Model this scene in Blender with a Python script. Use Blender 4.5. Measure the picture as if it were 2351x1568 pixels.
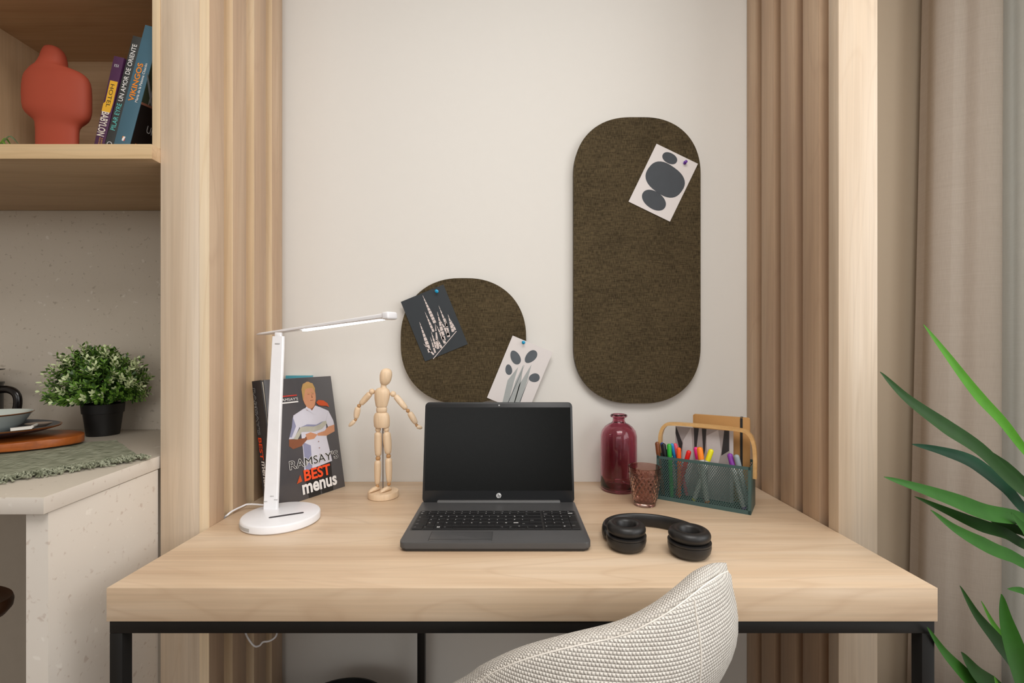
import bpy, bmesh, math, random
from mathutils import Vector, Matrix
random.seed(7)
C = bpy.context.scene.collection
SC = bpy.context.scene
for o in list(bpy.data.objects): bpy.data.objects.remove(o)
PI = math.pi
# ------------------------------------------------------------------ camera
F = 1060.0; VX = 1172.0; VY = 805.0; EYE = 1.123
cam = bpy.data.cameras.new('camera'); cam.sensor_width = 36; cam.lens = 36*F/2351
cam.shift_x = -(VX-1175.5)/2351; cam.shift_y = (VY-784)/2351; cam.clip_start = 0.02
co = bpy.data.objects.new('camera', cam); C.objects.link(co)
co.location = (0, 0, EYE); co.rotation_euler = (PI/2, 0, 0); SC.camera = co
# ------------------------------------------------------------------ light
W = bpy.data.worlds.new('world'); SC.world = W; W.use_nodes = True
W.node_tree.nodes['Background'].inputs[0].default_value = (1, 0.985, 0.955, 1)
W.node_tree.nodes['Background'].inputs[1].default_value = 0.45
def area(name, loc, rot, sx, sy, e, col):
    l = bpy.data.lights.new(name, 'AREA'); l.shape = 'RECTANGLE'; l.size = sx; l.size_y = sy
    l.energy = e; l.color = col
    o = bpy.data.objects.new(name, l); C.objects.link(o); o.location = loc; o.rotation_euler = rot
    return o
area('window_daylight', (1.62, -0.8, 1.75), (0, PI/2, 0), 1.3, 2.9, 34, (1.0, 0.995, 0.99))
area('rear_fill_light', (-0.9, -3.3, 1.9), (PI/2, 0, 0), 2.6, 1.1, 17, (1.0, 0.99, 0.975))  # added fill from behind the camera, lifts kitchen side and slat fronts
area('ceiling_lamp_light', (0.15, -0.15, 2.5), (0, 0, 0), 1.2, 0.9, 27, (1.0, 0.97, 0.935))
SC.view_settings.view_transform = 'Standard'; SC.view_settings.look = 'None'
SC.view_settings.gamma = 1; SC.view_settings.use_curve_mapping = False
SC.view_settings.exposure = 0.0
# ------------------------------------------------------------------ helpers
def P(px, py, Y): return Vector(((px-VX)/F*Y, Y, EYE-(py-VY)/F*Y))
def PZ(px, py, z):
    Y = (EYE-z)*F/(py-VY); return Vector(((px-VX)/F*Y, Y, z))
def lin(c):
    if isinstance(c, str): c = [int(c[i:i+2], 16) for i in (1, 3, 5)]
    return tuple((v/255/12.92 if v/255 <= .04045 else ((v/255+.055)/1.055)**2.4) for v in c)+(1,)
class NT:
    def __init__(s, name):
        s.m = bpy.data.materials.new(name); s.m.use_nodes = True; s.t = s.m.node_tree
        s.b = s.t.nodes['Principled BSDF']
    def n(s, typ, **kw):
        x = s.t.nodes.new(typ)
        for k, v in kw.items():
            if k in x.inputs: x.inputs[k].default_value = v
            else: setattr(x, k, v)
        return x
    def l(s, a, b): s.t.links.new(a, b)
    def math(s, op, a, b=None, clamp=False):
        x = s.t.nodes.new('ShaderNodeMath'); x.operation = op; x.use_clamp = clamp
        for i, v in enumerate((a, b)):
            if v is None: continue
            if isinstance(v, (int, float)): x.inputs[i].default_value = v
            else: s.l(v, x.inputs[i])
        return x.outputs[0]
    def coords(s, scale, kind='Object', rot=(0, 0, 0)):
        tc = s.n('ShaderNodeTexCoord'); mp = s.n('ShaderNodeMapping')
        mp.inputs['Scale'].default_value = scale; mp.inputs['Rotation'].default_value = rot
        s.l(tc.outputs[kind], mp.inputs[0]); return mp.outputs[0]
    def noise(s, vec, scale=1, detail=4, rough=.5, dist=0):
        x = s.n('ShaderNodeTexNoise'); x.inputs['Scale'].default_value = scale; x.inputs['Detail'].default_value = detail
        x.inputs['Roughness'].default_value = rough; x.inputs['Distortion'].default_value = dist
        s.l(vec, x.inputs['Vector']); return x.outputs['Fac']
    def ramp(s, fac, stops):
        r = s.n('ShaderNodeValToRGB'); e = r.color_ramp.elements
        while len(e) < len(stops): e.new(.5)
        for k, (p, c) in enumerate(stops): e[k].position = p; e[k].color = lin(c) if not isinstance(c, float) else (c, c, c, 1)
        s.l(fac, r.inputs[0]); return r.outputs[0]
    def mix(s, fac, a, b, mode='MIX'):
        x = s.n('ShaderNodeMix'); x.data_type = 'RGBA'; x.blend_type = mode
        for i, v in ((0, fac), (6, a), (7, b)):
            if isinstance(v, (int, float)): x.inputs[i].default_value = v
            elif isinstance(v, tuple): x.inputs[i].default_value = v
            else: s.l(v, x.inputs[i])
        return x.outputs[2]
    def bump(s, h, strength, dist):
        b = s.n('ShaderNodeBump'); b.inputs['Strength'].default_value = strength; b.inputs['Distance'].default_value = dist
        s.l(h, b.inputs['Height']); s.l(b.outputs[0], s.b.inputs['Normal'])
    def col(s, c): s.l(c, s.b.inputs['Base Color'])
def plain(name, c, rough=.5, metal=0, spec=None, coat=0, var=0.05):
    t = NT(name); b = t.b
    if var:
        f = t.noise(t.coords((1, 1, 1)), 35, 3)
        L = lin(c); a = tuple(min(1, v*(1+var)) for v in L[:3])+(1,); d = tuple(v*(1-var) for v in L[:3])+(1,)
        t.col(t.mix(f, d, a))
    else: b.inputs['Base Color'].default_value = lin(c)
    b.inputs['Roughness'].default_value = rough; b.inputs['Metallic'].default_value = metal
    if spec is not None: b.inputs['Specular IOR Level'].default_value = spec
    if coat: b.inputs['Coat Weight'].default_value = coat
    return t.m
def wood(name, dark, mid, light, axis='z', rough=.5, sc=1.0):
    t = NT(name); s = {'x': (.9, 22, 22), 'y': (22, .9, 22), 'z': (22, 22, .9)}[axis]
    s = tuple(v*sc for v in s)
    v = t.coords(s); n1 = t.noise(v, 1.6, 5, .6, .6)
    s2 = {'x': (3, 190, 190), 'y': (190, 3, 190), 'z': (190, 190, 3)}[axis]
    n2 = t.noise(t.coords(s2), 1, 3, .6)
    s3 = {'x': (.55, 5, 5), 'y': (5, .55, 5), 'z': (5, 5, .55)}[axis]
    n3 = t.noise(t.coords(s3), 1.3, 2, .5, 1.2)
    a = t.math('ADD', t.math('MULTIPLY', n1, .38), t.math('MULTIPLY', n3, .62))
    c = t.ramp(a, [(.32, dark), (.5, mid), (.68, light)])
    ln = t.math('ABSOLUTE', t.math('SINE', t.math('MULTIPLY', n3, 34)))
    c = t.mix(t.math('MULTIPLY', t.math('SUBTRACT', 1.0, t.ramp(ln, [(.0, 0.0), (.4, 1.0)])), .32), c, lin(dark))
    k = t.ramp(n2, [(.3, .90), (.62, 1.0)])
    t.col(t.mix(1.0, c, k, 'MULTIPLY'))
    t.b.inputs['Roughness'].default_value = rough
    t.bump(n2, .12, .0006)
    return t.m
def stone(name, base, speck, light, dens=.70):
    t = NT(name); v = t.coords((1, 1, 1))
    n = t.noise(v, 5, 3); c = t.mix(n, lin(base), lin(light))
    f = t.ramp(t.noise(v, 95, 2, .4, .4), [(dens-.04, 0.0), (dens+.05, 1.0)])
    g = t.ramp(t.noise(t.coords((1, 1, 1), rot=(1, 2, 3)), 60, 2, .4, .4), [(dens-.0, 0.0), (dens+.06, 1.0)])
    c = t.mix(t.math('MULTIPLY', f, .5), c, lin(speck)); c = t.mix(t.math('MULTIPLY', g, .35), c, lin('#f2ede4'))
    t.col(c); t.b.inputs['Roughness'].default_value = .45
    return t.m
def fabric(name, a, b, kx=900, kz=900, kind='Object'):
    t = NT(name)
    n1 = t.noise(t.coords((kx, kx, kz*.12), kind), 1, 2); n2 = t.noise(t.coords((kx*.1, kx*.1, kz), kind), 1, 2)
    n3 = t.noise(t.coords((9, 9, 9), kind), 1, 2)
    h = t.math('ADD', t.math('MULTIPLY', n1, .6), t.math('MULTIPLY', n2, .4))
    h2 = t.math('ADD', t.math('MULTIPLY', h, .85), t.math('MULTIPLY', n3, .15))
    t.col(t.ramp(h2, [(.38, a), (.62, b)])); t.b.inputs['Roughness'].default_value = .95
    t.b.inputs['Specular IOR Level'].default_value = .15
    t.b.inputs['Sheen Weight'].default_value = .15
    t.bump(h, .7, .0016); return t.m
def glass(name, c, rough=.03):
    t = NT(name); t.b.inputs['Base Color'].default_value = lin(c); t.b.inputs['Roughness'].default_value = rough
    t.b.inputs['Transmission Weight'].default_value = 1; t.b.inputs['IOR'].default_value = 1.46
    t.bump(t.noise(t.coords((9, 9, 3)), 4, 2), .12, .004); return t.m

class MB:
    def __init__(s, M=None): s.bm = bmesh.new(); s.mats = []; s.M = M or Matrix(); s.uv = None
    def mi(s, m):
        if m not in s.mats: s.mats.append(m)
        return s.mats.index(m)
    def poly(s, pts, m):
        vs = [s.bm.verts.new(s.M @ Vector(p)) for p in pts]
        f = s.bm.faces.new(vs); f.material_index = s.mi(m); return f
    def box(s, c, sz, m, rot=None, bev=0, seg=2):
        T = Matrix.Translation(Vector(c))
        if rot is not None: T = T @ (rot.to_matrix().to_4x4() if not isinstance(rot, Matrix) else rot.to_4x4())
        T = s.M @ T @ Matrix.Diagonal((sz[0], sz[1], sz[2], 1))
        b2 = bmesh.new(); r = bmesh.ops.create_cube(b2, size=1); bmesh.ops.transform(b2, matrix=T, verts=b2.verts)
        if bev: bmesh.ops.bevel(b2, geom=b2.edges[:], offset=bev, segments=seg, affect='EDGES', profile=.5)
        s.join(b2, m)
    def bb(s, x0, x1, y0, y1, z0, z1, m, bev=0): s.box(((x0+x1)/2, (y0+y1)/2, (z0+z1)/2), (abs(x1-x0), abs(y1-y0), abs(z1-z0)), m, bev=bev)
    def join(s, b2, m):
        i = s.mi(m); mp = {v: s.bm.verts.new(v.co) for v in b2.verts}
        for f in b2.faces:
            try: g = s.bm.faces.new([mp[v] for v in f.verts]); g.material_index = i
            except ValueError: pass
        b2.free()
    def loft(s, rings, m, closed=True, cap=True, mats=None, uv=None):
        R = [[s.bm.verts.new(s.M @ Vector(p)) for p in r] for r in rings]; i0 = s.mi(m); n = len(R[0])
        if uv and s.uv is None: s.uv = s.bm.loops.layers.uv.new('UVMap')
        for a in range(len(R)-1):
            for j in range(n if closed else n-1):
                k = (j+1) % n
                try: f = s.bm.faces.new((R[a][j], R[a][k], R[a+1][k], R[a+1][j]))
                except ValueError: continue
                f.material_index = s.mi(mats[a]) if mats else i0
                if uv:
                    for lp, (aa, jj) in zip(f.loops, ((a, j), (a, k), (a+1, k), (a+1, j))): lp[s.uv].uv = uv[aa][jj]
        if cap and closed:
            for r in (R[0], R[-1]):
                try: f = s.bm.faces.new(r); f.material_index = i0
                except ValueError: pass
    def lathe(s, prof, c, m, seg=32, sx=1, sy=1, mats=None, cap=True, wob=None):
        c = Vector(c); rings = []
        for k, (r, z) in enumerate(prof):
            rings.append([c+Vector((max(r, 1e-5)*sx*math.cos(2*PI*j/seg)*(wob(j, z) if wob else 1), max(r, 1e-5)*sy*math.sin(2*PI*j/seg)*(wob(j, z) if wob else 1), z)) for j in range(seg)])
        s.loft(rings, m, mats=mats, cap=cap)
    def tube(s, pts, rad, m, seg=10, flat=1.0, up=None, cap=True, caproll=False):
        pts = [Vector(p) for p in pts]; n = len(pts)
        if not isinstance(rad, (list, tuple)): rad = [rad]*n
        rings = []; prev = None
        for i in range(n):
            t = (pts[min(i+1, n-1)]-pts[max(i-1, 0)]).normalized()
            if up is not None: a = Vector(up)
            elif prev is None: a = Vector((0, 0, 1)) if abs(t.z) < .9 else Vector((1, 0, 0))
            else: a = prev
            x = (a-t*a.dot(t)).normalized(); prev = x; y = t.cross(x)
            rings.append([pts[i]+x*math.cos(2*PI*j/seg)*rad[i]+y*math.sin(2*PI*j/seg)*rad[i]*flat for j in range(seg)])
        s.loft(rings, m, cap=cap)
    def strip(s, pts, w, th, wdir, m):      # a flat band with rectangular section
        pts = [Vector(p) for p in pts]; wd = Vector(wdir).normalized(); rings = []; n = len(pts)
        for i in range(n):
            t = (pts[min(i+1, n-1)]-pts[max(i-1, 0)]).normalized(); nn = t.cross(wd).normalized()
            rings.append([pts[i]+wd*a*w/2+nn*b*th/2 for a, b in ((-1, -1), (1, -1), (1, 1), (-1, 1))])
        s.loft(rings, m)
    def limb(s, p0, p1, r0, rm, r1, m, seg=16, sy=1.0, up=None):
        p0 = Vector(p0); p1 = Vector(p1); K = 12; pts = []; rad = []
        for k in range(K+1):
            t = k/K; a = (1-t)**2*r0+2*t*(1-t)*(2*rm-(r0+r1)/2)+t*t*r1
            e = min(1, math.sqrt(max(0, 1-(1-min(t, 1-t)/.08)**2))) if min(t, 1-t) < .08 else 1
            rad.append(max(a*max(e, .35), 1e-5)); pts.append(p0.lerp(p1, t))
        s.tube(pts, rad, m, seg, flat=sy, up=up)
    def ball(s, c, r, m, seg=16, rx=1, ry=1, rz=1, rot=None):
        b2 = bmesh.new(); bmesh.ops.create_uvsphere(b2, u_segments=seg*2, v_segments=seg, radius=1)
        T = s.M @ Matrix.Translation(Vector(c)) @ (rot.to_4x4() if rot else Matrix()) @ Matrix.Diagonal((r*rx, r*ry, r*rz, 1))
        bmesh.ops.transform(b2, matrix=T, verts=b2.verts); s.join(b2, m)
    def prism(s, pts, h, m, z=0, bev=0, seg=2):     # pts in local xy, extruded along local z by h
        b2 = bmesh.new(); a = [b2.verts.new((p[0], p[1], z)) for p in pts]; b = [b2.verts.new((p[0], p[1], z+h)) for p in pts]; n = len(pts)
        b2.faces.new(a[::-1]); b2.faces.new(b)
        for i in range(n): b2.faces.new((a[i], a[(i+1) % n], b[(i+1) % n], b[i]))
        if bev:
            ed = [e for e in b2.edges if abs(e.verts[0].co.z-e.verts[1].co.z) < 1e-7]
            bmesh.ops.bevel(b2, geom=ed, offset=bev, segments=seg, affect='EDGES', profile=.5)
        bmesh.ops.transform(b2, matrix=s.M, verts=b2.verts); s.join(b2, m)
    def text(s, st, x, y, w, h, m, z=0, off=0.0, ang=0, ital=0):  # fitted in box w x h with its lower left corner at x,y
        vs, fs = textgeo(st, off); 
        rf = textgeo(st, 0)[0] if off else vs      # bounds of the plain lettering, so an outline stays aligned with its fill
        x0 = min(v[0] for v in rf); x1 = max(v[0] for v in rf); y0 = min(v[1] for v in rf); y1 = max(v[1] for v in rf)
        if h is None: h = w*(y1-y0)/(x1-x0)
        if w is None: w = h*(x1-x0)/(y1-y0)
        R = Matrix.Translation((x, y, z)) @ Matrix.Rotation(ang, 4, 'Z'); i = s.mi(m)
        V = [s.bm.verts.new(s.M @ R @ Vector(((v[0]-x0)/(x1-x0)*w+ital*(v[1]-y0)/(y1-y0)*h, (v[1]-y0)/(y1-y0)*h, 0))) for v in vs]
        for f in fs:
            try: g = s.bm.faces.new([V[k] for k in f]); g.material_index = i
            except ValueError: pass
    def build(s, name, parent=None, ang=35, org=None, fix=True, mods=None):
        me = bpy.data.meshes.new(name)
        if fix: bmesh.ops.recalc_face_normals(s.bm, faces=s.bm.faces[:])
        if parent is not None: o0 = ORG[parent.name]
        elif org is not None: o0 = Vector(org)
        else:
            X = [v.co for v in s.bm.verts]
            o0 = Vector(((min(v.x for v in X)+max(v.x for v in X))/2, (min(v.y for v in X)+max(v.y for v in X))/2, min(v.z for v in X)))
        bmesh.ops.translate(s.bm, verts=s.bm.verts, vec=-o0)
        s.bm.to_mesh(me); s.bm.free()
        for m in s.mats: me.materials.append(m)
        me.polygons.foreach_set('use_smooth', [True]*len(me.polygons))
        me.set_sharp_from_angle(angle=math.radians(ang))
        ob = bpy.data.objects.new(name, me); C.objects.link(ob); ORG[ob.name] = o0
        if parent is not None: ob.parent = parent
        else: ob.location = o0
        return ob
ORG = {}; TG = {}
def textgeo(st, off):
    k = (st, off)
    if k not in TG:
        cu = bpy.data.curves.new('lettering', 'FONT'); cu.body = st; cu.size = 1; cu.offset = off; cu.resolution_u = 3
        o = bpy.data.objects.new('lettering', cu); me = bpy.data.meshes.new_from_object(o)
        TG[k] = ([tuple(v.co) for v in me.vertices], [tuple(p.vertices) for p in me.polygons])
        bpy.data.objects.remove(o); bpy.data.curves.remove(cu); bpy.data.meshes.remove(me)
    return TG[k]
def thing(name, label, cat, loc, group=None):
    o = bpy.data.objects.new(name, None); o.empty_display_size = .05; C.objects.link(o); o.location = loc; ORG[o.name] = Vector(loc)
    return tag(o, label, cat, group)
def tag(o, label, cat, group=None):
    o['label'] = label; o['category'] = cat
    if group: o['group'] = group
    return o
def struct(o): o['kind'] = 'structure'; return o
def frame(o, x, y, z=None):
    x = Vector(x).normalized(); y = Vector(y); y = (y-x*y.dot(x)).normalized(); z = x.cross(y)
    M = Matrix.Identity(4)
    for i in range(3): M[i][0] = x[i]; M[i][1] = y[i]; M[i][2] = z[i]; M[i][3] = o[i]
    return M
def rrect(w, h, r, n=6, cx=0, cy=0, p=2.0):
    out = []
    for qx, qy, a0 in ((1, 1, 0), (-1, 1, PI/2), (-1, -1, PI), (1, -1, 1.5*PI)):
        for k in range(n+1):
            a = a0+PI/2*k/n; c = math.cos(a); s_ = math.sin(a)
            out.append((cx+qx*(w/2-r)+math.copysign(abs(c)**(2/p), c)*r, cy+qy*(h/2-r)+math.copysign(abs(s_)**(2/p), s_)*r))
    return out
def ell(cx, cy, a, b, ang=0, n=28, p=2.0, egg=0):
    o = []
    for k in range(n):
        t = 2*PI*k/n; c = math.cos(t); s_ = math.sin(t)
        x = math.copysign(abs(c)**(2/p), c)*a; y = math.copysign(abs(s_)**(2/p), s_)*b*(1+egg*c)
        o.append((cx+x*math.cos(ang)-y*math.sin(ang), cy+x*math.sin(ang)+y*math.cos(ang)))
    return o
def smooth(pts, n=8):      # Catmull-Rom through points
    pts = [Vector(p) for p in pts]; o = []
    for i in range(len(pts)-1):
        a = pts[max(i-1, 0)]; b = pts[i]; c = pts[i+1]; d = pts[min(i+2, len(pts)-1)]
        for k in range(n):
            t = k/n; o.append(.5*((2*b)+(c-a)*t+(2*a-5*b+4*c-d)*t*t+(3*b-a-3*c+d)*t**3))
    o.append(pts[-1]); return o
# ------------------------------------------------------------------ materials
oak_x = wood('pale_oak_along_x', '#c3a587', '#d7bd9f', '#e6d1b8', 'x', .42)
oak_z = wood('pale_oak_upright', '#c8b197', '#d6c2aa', '#e0cfba', 'z', .5)
oak_edge = wood('oak_edge', '#c9ab84', '#d9bf9a', '#e4d0b0', 'z', .5)
slat_m = wood('oak_slat', '#b0937a', '#bfa286', '#ccb296', 'z', .5)
lit_edge = wood('oak_lit_edge', '#dcc09a', '#e8cfab', '#f0dcbe', 'z', .5)  # paler oak paints window light onto front edges of the left slats
cab_x = wood('cabinet_oak', '#b3926f', '#c4a581', '#d2b694', 'x', .5)
cab_z = wood('cabinet_oak_side', '#b3926f', '#c4a581', '#d2b694', 'z', .5)
shelf_edge = wood('shelf_edge_oak', '#c9a87c', '#d9bb90', '#e0c69e', 'x', .5)
black_metal = plain('black_powder_steel', '#161514', .42, 0, .4)
wallp = plain('painted_wall', '#e2dfd9', .85, var=.01)
wallb = plain('beige_painted_wall', '#b3a28c', .85, var=.01)
ceil_m = plain('ceiling_paint', '#f1efec', .9, var=.01)
room_m = plain('room_paint', '#d9d2c8', .9, var=.01)
floor_m = wood('oak_floor', '#5d4a38', '#705a45', '#806850', 'y', .4)
splash_m = stone('speckled_stone', '#c6bbab', '#8f8170', '#d0c6b8', .69)
counter_m = stone('light_speckled_stone', '#d6cdc2', '#b39e90', '#ddd6cc', .69)
counter_t = stone('counter_top_stone', '#c3b9a9', '#a39685', '#c9c0b2', .72)
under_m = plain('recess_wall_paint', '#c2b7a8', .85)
white_pl = plain('white_plastic', '#efeff2', .32, 0, .5)
grey_pl = plain('pale_grey_plastic', '#b5b4b4', .4)
dark_rub = plain('dark_rubber', '#3a3639', .6)
manq = wood('beech', '#d9b893', '#e6cbaa', '#eed9bf', 'z', .45)
manq_d = plain('beech_joint', '#b98c5c', .5)
steel = plain('brushed_steel', '#8d8683', .35, .8)
laptop_m = plain('dark_grey_aluminium_look', '#4c4c4d', .42, 0, .5)
laptop_s = plain('laptop_side_plastic', '#2f2e2e', .45)
hinge_m = plain('hinge_grey', '#636363', .4)
bezel_m = plain('black_bezel', '#1d1e20', .35)
screen_m = plain('lcd_panel', '#050605', .27, 0, .2, var=0)
key_m = plain('black_keycap', '#131315', .5)
mark_m = plain('pale_print', '#c9c9c9', .5, var=0)
logo_w = plain('silver_logo', '#dadada', .35, .2, var=0)
white_m = plain('white_ink', '#ece9e6', .5, var=0)
black_ink = plain('black_ink', '#1b1a19', .5, var=0)
orange_ink = plain('orange_red_ink', '#f2501f', .5, var=0)
board_f = fabric('olive_brown_fabric', '#2f2719', '#5f523b', 620, 620)
paper_l = plain('off_white_paper', '#dfd9d7', .7, var=.02)
paper_d = plain('blue_black_card', '#2b3136', .6, var=.08)
ink_d = plain('slate_ink', '#3e4349', .65, var=.12)
ink_g = plain('grey_wash_ink', '#565c62', .65, var=.25)
wash = plain('pale_grey_wash', '#a7abaa', .7, var=.12)
spire = plain('pinkish_spire_ink', '#d6c9c4', .65, var=.1)
pin_b = plain('turquoise_plastic', '#0d9bcb', .25)
pin_p = plain('purple_plastic', '#6a3aa0', .25)
bottle_g = glass('wine_red_glass', '#d08f9f', .02)
tumb_g = glass('brownish_rose_glass', '#dcb8ae', .03)
teal_m = plain('dark_teal_steel', '#3f5957', .5)
bamboo = wood('bamboo', '#c99b61', '#d9ae74', '#e4bf88', 'x', .4)
kraft = plain('kraft_cardboard', '#b98a52', .75)
kraft_s = plain('kraft_spine', '#a97c47', .75)
black_el = plain('black_elastic', '#151414', .7)
leather = plain('black_leatherette', '#1b1a1a', .42, 0, .5)
blk_pl = plain('black_matte_plastic', '#1d1c1c', .38, 0, .5)
terra = plain('terracotta_matte', '#b3503a', .62, 0, .3, var=.03)
pot_m = plain('black_pot_plastic', '#141312', .5)
leaf_d = plain('dark_green_leaf', '#2a4a12', .45, var=.3)
leaf_m = plain('mid_green_leaf', '#62892f', .45, var=.25)
leaf_l = plain('pale_green_leaf', '#c6d2a0', .5, var=.12)
sage = None
brown_l = plain('dark_brown_wood', '#4b2f1e', .4)
ceram = plain('pale_celadon_glaze', '#cbd3cc', .22, 0, .5, coat=.4)
rim_b = plain('brown_glazed_rim', '#7a4e2c', .3)
navy = plain('navy_glaze', '#14283a', .28, 0, .35)
acacia = wood('acacia_board', '#7a3c12', '#a95a22', '#c4763a', 'x', .4)
spoon_m = plain('greige_spoon', '#8c7c6e', .5)
cer_w = plain('white_stoneware', '#d8d4cd', .4)
coffee_b = plain('glossy_black_plastic', '#14100f', .2)
emi = NT('led_strip'); emi.b.inputs['Emission Color'].default_value = (1, .99, .97, 1); emi.b.inputs['Emission Strength'].default_value = 9
emi = emi.m
def curtain_mat(name, a, b, trans):
    t = NT(name)
    n1 = t.noise(t.coords((14, 14, 900)), 1, 3); n2 = t.noise(t.coords((700, 700, 40)), 1, 2)
    h = t.math('ADD', t.math('MULTIPLY', n1, .6), t.math('MULTIPLY', n2, .4))
    c = t.ramp(h, [(.25, a), (.75, b)]); t.col(c); t.b.inputs['Roughness'].default_value = .95
    t.b.inputs['Specular IOR Level'].default_value = .1
    tr = t.n('ShaderNodeBsdfTranslucent'); t.l(c, tr.inputs[0]); mx = t.n('ShaderNodeMixShader'); mx.inputs[0].default_value = trans
    out = t.t.nodes['Material Output']; t.l(t.b.outputs[0], mx.inputs[1]); t.l(tr.outputs[0], mx.inputs[2]); t.l(mx.outputs[0], out.inputs[0])
    t.bump(h, .4, .001); return t.m
linen = curtain_mat('taupe_linen', '#c6b9ab', '#d6cbbe', .32)
sheer = curtain_mat('white_sheer', '#edece6', '#f8f7f3', .7)
# ------------------------------------------------------------------ setting
WY = 1.315
def slab(name, x0, x1, y0, y1, z0, z1, m, s=True):
    b = MB(); b.bb(x0, x1, y0, y1, z0, z1, m); o = b.build(name, org=(0, 0, 0)); return struct(o) if s else o
slab('floor', -3.3, 1.75, -3.5, 1.45, -.08, 0, floor_m)
slab('ceiling', -3.3, 1.75, -3.5, 1.45, 2.62, 2.7, ceil_m)
b = MB(); b.bb(-.65, .70, WY, 1.45, 0, 2.62, wallp); struct(b.build('wall_back', org=(0, 0, 0)))
b = MB(); b.bb(.70, 1.75, WY, 1.45, 0, 2.62, wallb); struct(b.build('wall_back_right', org=(0, 0, 0)))
b = MB(); b.bb(-3.3, -.65, WY, 1.45, 0, 2.62, under_m); struct(b.build('wall_back_left', org=(0, 0, 0)))
slab('wall_left', -3.4, -3.3, -3.5, 1.45, 0, 2.62, room_m)
b = MB()
b.bb(-3.3, 1.75, -3.6, -3.5, 2.45, 2.62, room_m); b.bb(-3.3, -2.75, -3.6, -3.5, 0, 2.45, room_m); b.bb(.95, 1.75, -3.6, -3.5, 0, 2.45, room_m)
struct(b.build('wall_rear', org=(0, 0, 0)))
b = MB()
b.bb(1.38, 1.5, 1.25, WY, 0, 2.62, room_m); b.bb(1.38, 1.5, -3.5, -2.25, 0, 2.62, room_m); b.bb(1.38, 1.5, -2.25, 1.25, 2.42, 2.62, room_m); b.bb(1.38, 1.5, -2.25, 1.25, 0, .15, room_m)
struct(b.build('wall_right', org=(0, 0, 0)))
wf = plain('white_window_frame', '#e8e6e2', .4)
b = MB()
for y in (-2.22, -.5, 1.22): b.bb(1.41, 1.46, y-.03, y+.03, .15, 2.42, wf)
for z in (.18, 2.39): b.bb(1.41, 1.46, -2.25, 1.25, z-.03, z+.03, wf)
struct(b.build('window_1', org=(1.43, 0, 0)))
b = MB()
for x in (-2.72, -.9, .92): b.bb(x-.03, x+.03, -3.58, -3.53, 0, 2.45, wf)
for z in (.03, 2.42): b.bb(-2.75, .95, -3.58, -3.53, z-.03, z+.03, wf)
struct(b.build('window_2', org=(0, -3.55, 0)))
# stone splashback behind the kitchen counter
slab('wall_kitchen', -2.4, -.7385, 1.303, WY, .9, 1.518, splash_m)
# ------------------------------------------------------------------ slatted columns
SZ = 2.60
def slat(x0, x1, y0, y1, par, front_m=None):
    front_m = front_m or lit_edge  # default front strip has the light painted in
    b = MB(); b.bb(x0, x1, y0+.0016, y1, 0, SZ, slat_m, .0006); b.bb(x0, x1, y0, y0+.0016, 0, SZ, front_m); return b.build('slat', par)
t = thing('slatted_column', 'pale oak slatted column between the kitchen shelf and the desk lamp', 'column', (-.69, 1.14, 0))
b = MB(); b.bb(-.738, -.6554, .9735, .992, 0, SZ, oak_z, .0006); b.build('front_panel', t)
b = MB(); b.bb(-.668, -.6556, .992, WY-.001, 0, SZ, slat_m); b.build('backing_board', t)
b = MB(); b.bb(-.738, -.728, .9925, WY-.001, 0, 1.516, slat_m); b.build('side_panel', t)
for k, (y0, y1) in enumerate(((.9727, 1.0245), (1.055, 1.111), (1.143, 1.200), (1.228, 1.2845))):
    slat(-.6552, -.6355, y0, y1, t)
t = thing('slatted_column', 'pale oak slatted column between the pen caddy and the taupe curtain', 'column', (.71, 1.13, 0))
b = MB(); b.bb(.6724, .752, .946, .976, 0, SZ, oak_z, .0006); b.build('front_panel', t)
b = MB(); b.bb(.692, .704, .976, WY-.001, 0, SZ, slat_m); b.build('backing_board', t)
for y0, y1 in ((1.006, 1.062), (1.093, 1.149), (1.180, 1.237), (1.267, 1.3135)):
    slat(.6724, .692, y0, y1, t, slat_m)
# ------------------------------------------------------------------ desk
DT = .75; DX0 = -.635; DX1 = .6715; DY = .7255
t = thing('desk', 'pale oak desk on a thin black square-tube steel frame', 'desk', ((DX0+DX1)/2, 1.02, 0))
b = MB(); b.bb(DX0, DX1, DY, WY-.001, DT-.0527, DT, oak_x, .0006); b.build('desktop', t)
ZR = DT-.0527
b = MB(); b.bb(DX0+.003, DX1-.003, DY+.002, DY+.022, ZR-.02, ZR, black_metal, .001); b.build('front_rail', t)
b = MB(); b.bb(DX0+.003, DX1-.003, 1.25, 1.27, ZR-.02, ZR, black_metal, .001); b.build('rear_rail', t)
for x in (DX0+.003, DX1-.023):
    b = MB(); b.bb(x, x+.02, DY+.022, 1.25, ZR-.02, ZR, black_metal, .001); b.build('side_rail', t)
for x in (DX0+.003, DX1-.023):
    b = MB(); b.bb(x, x+.02, DY+.002, DY+.022, 0, ZR-.02, black_metal, .001); b.build('leg', t)
b = MB(); b.bb(-.2525, -.2325, 1.25, 1.27, 0, ZR-.02, black_metal, .001); b.build('leg', t)
b = MB(); b.bb(.2525, .2725, 1.25, 1.27, 0, ZR-.02, black_metal, .001); b.build('leg', t)
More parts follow.
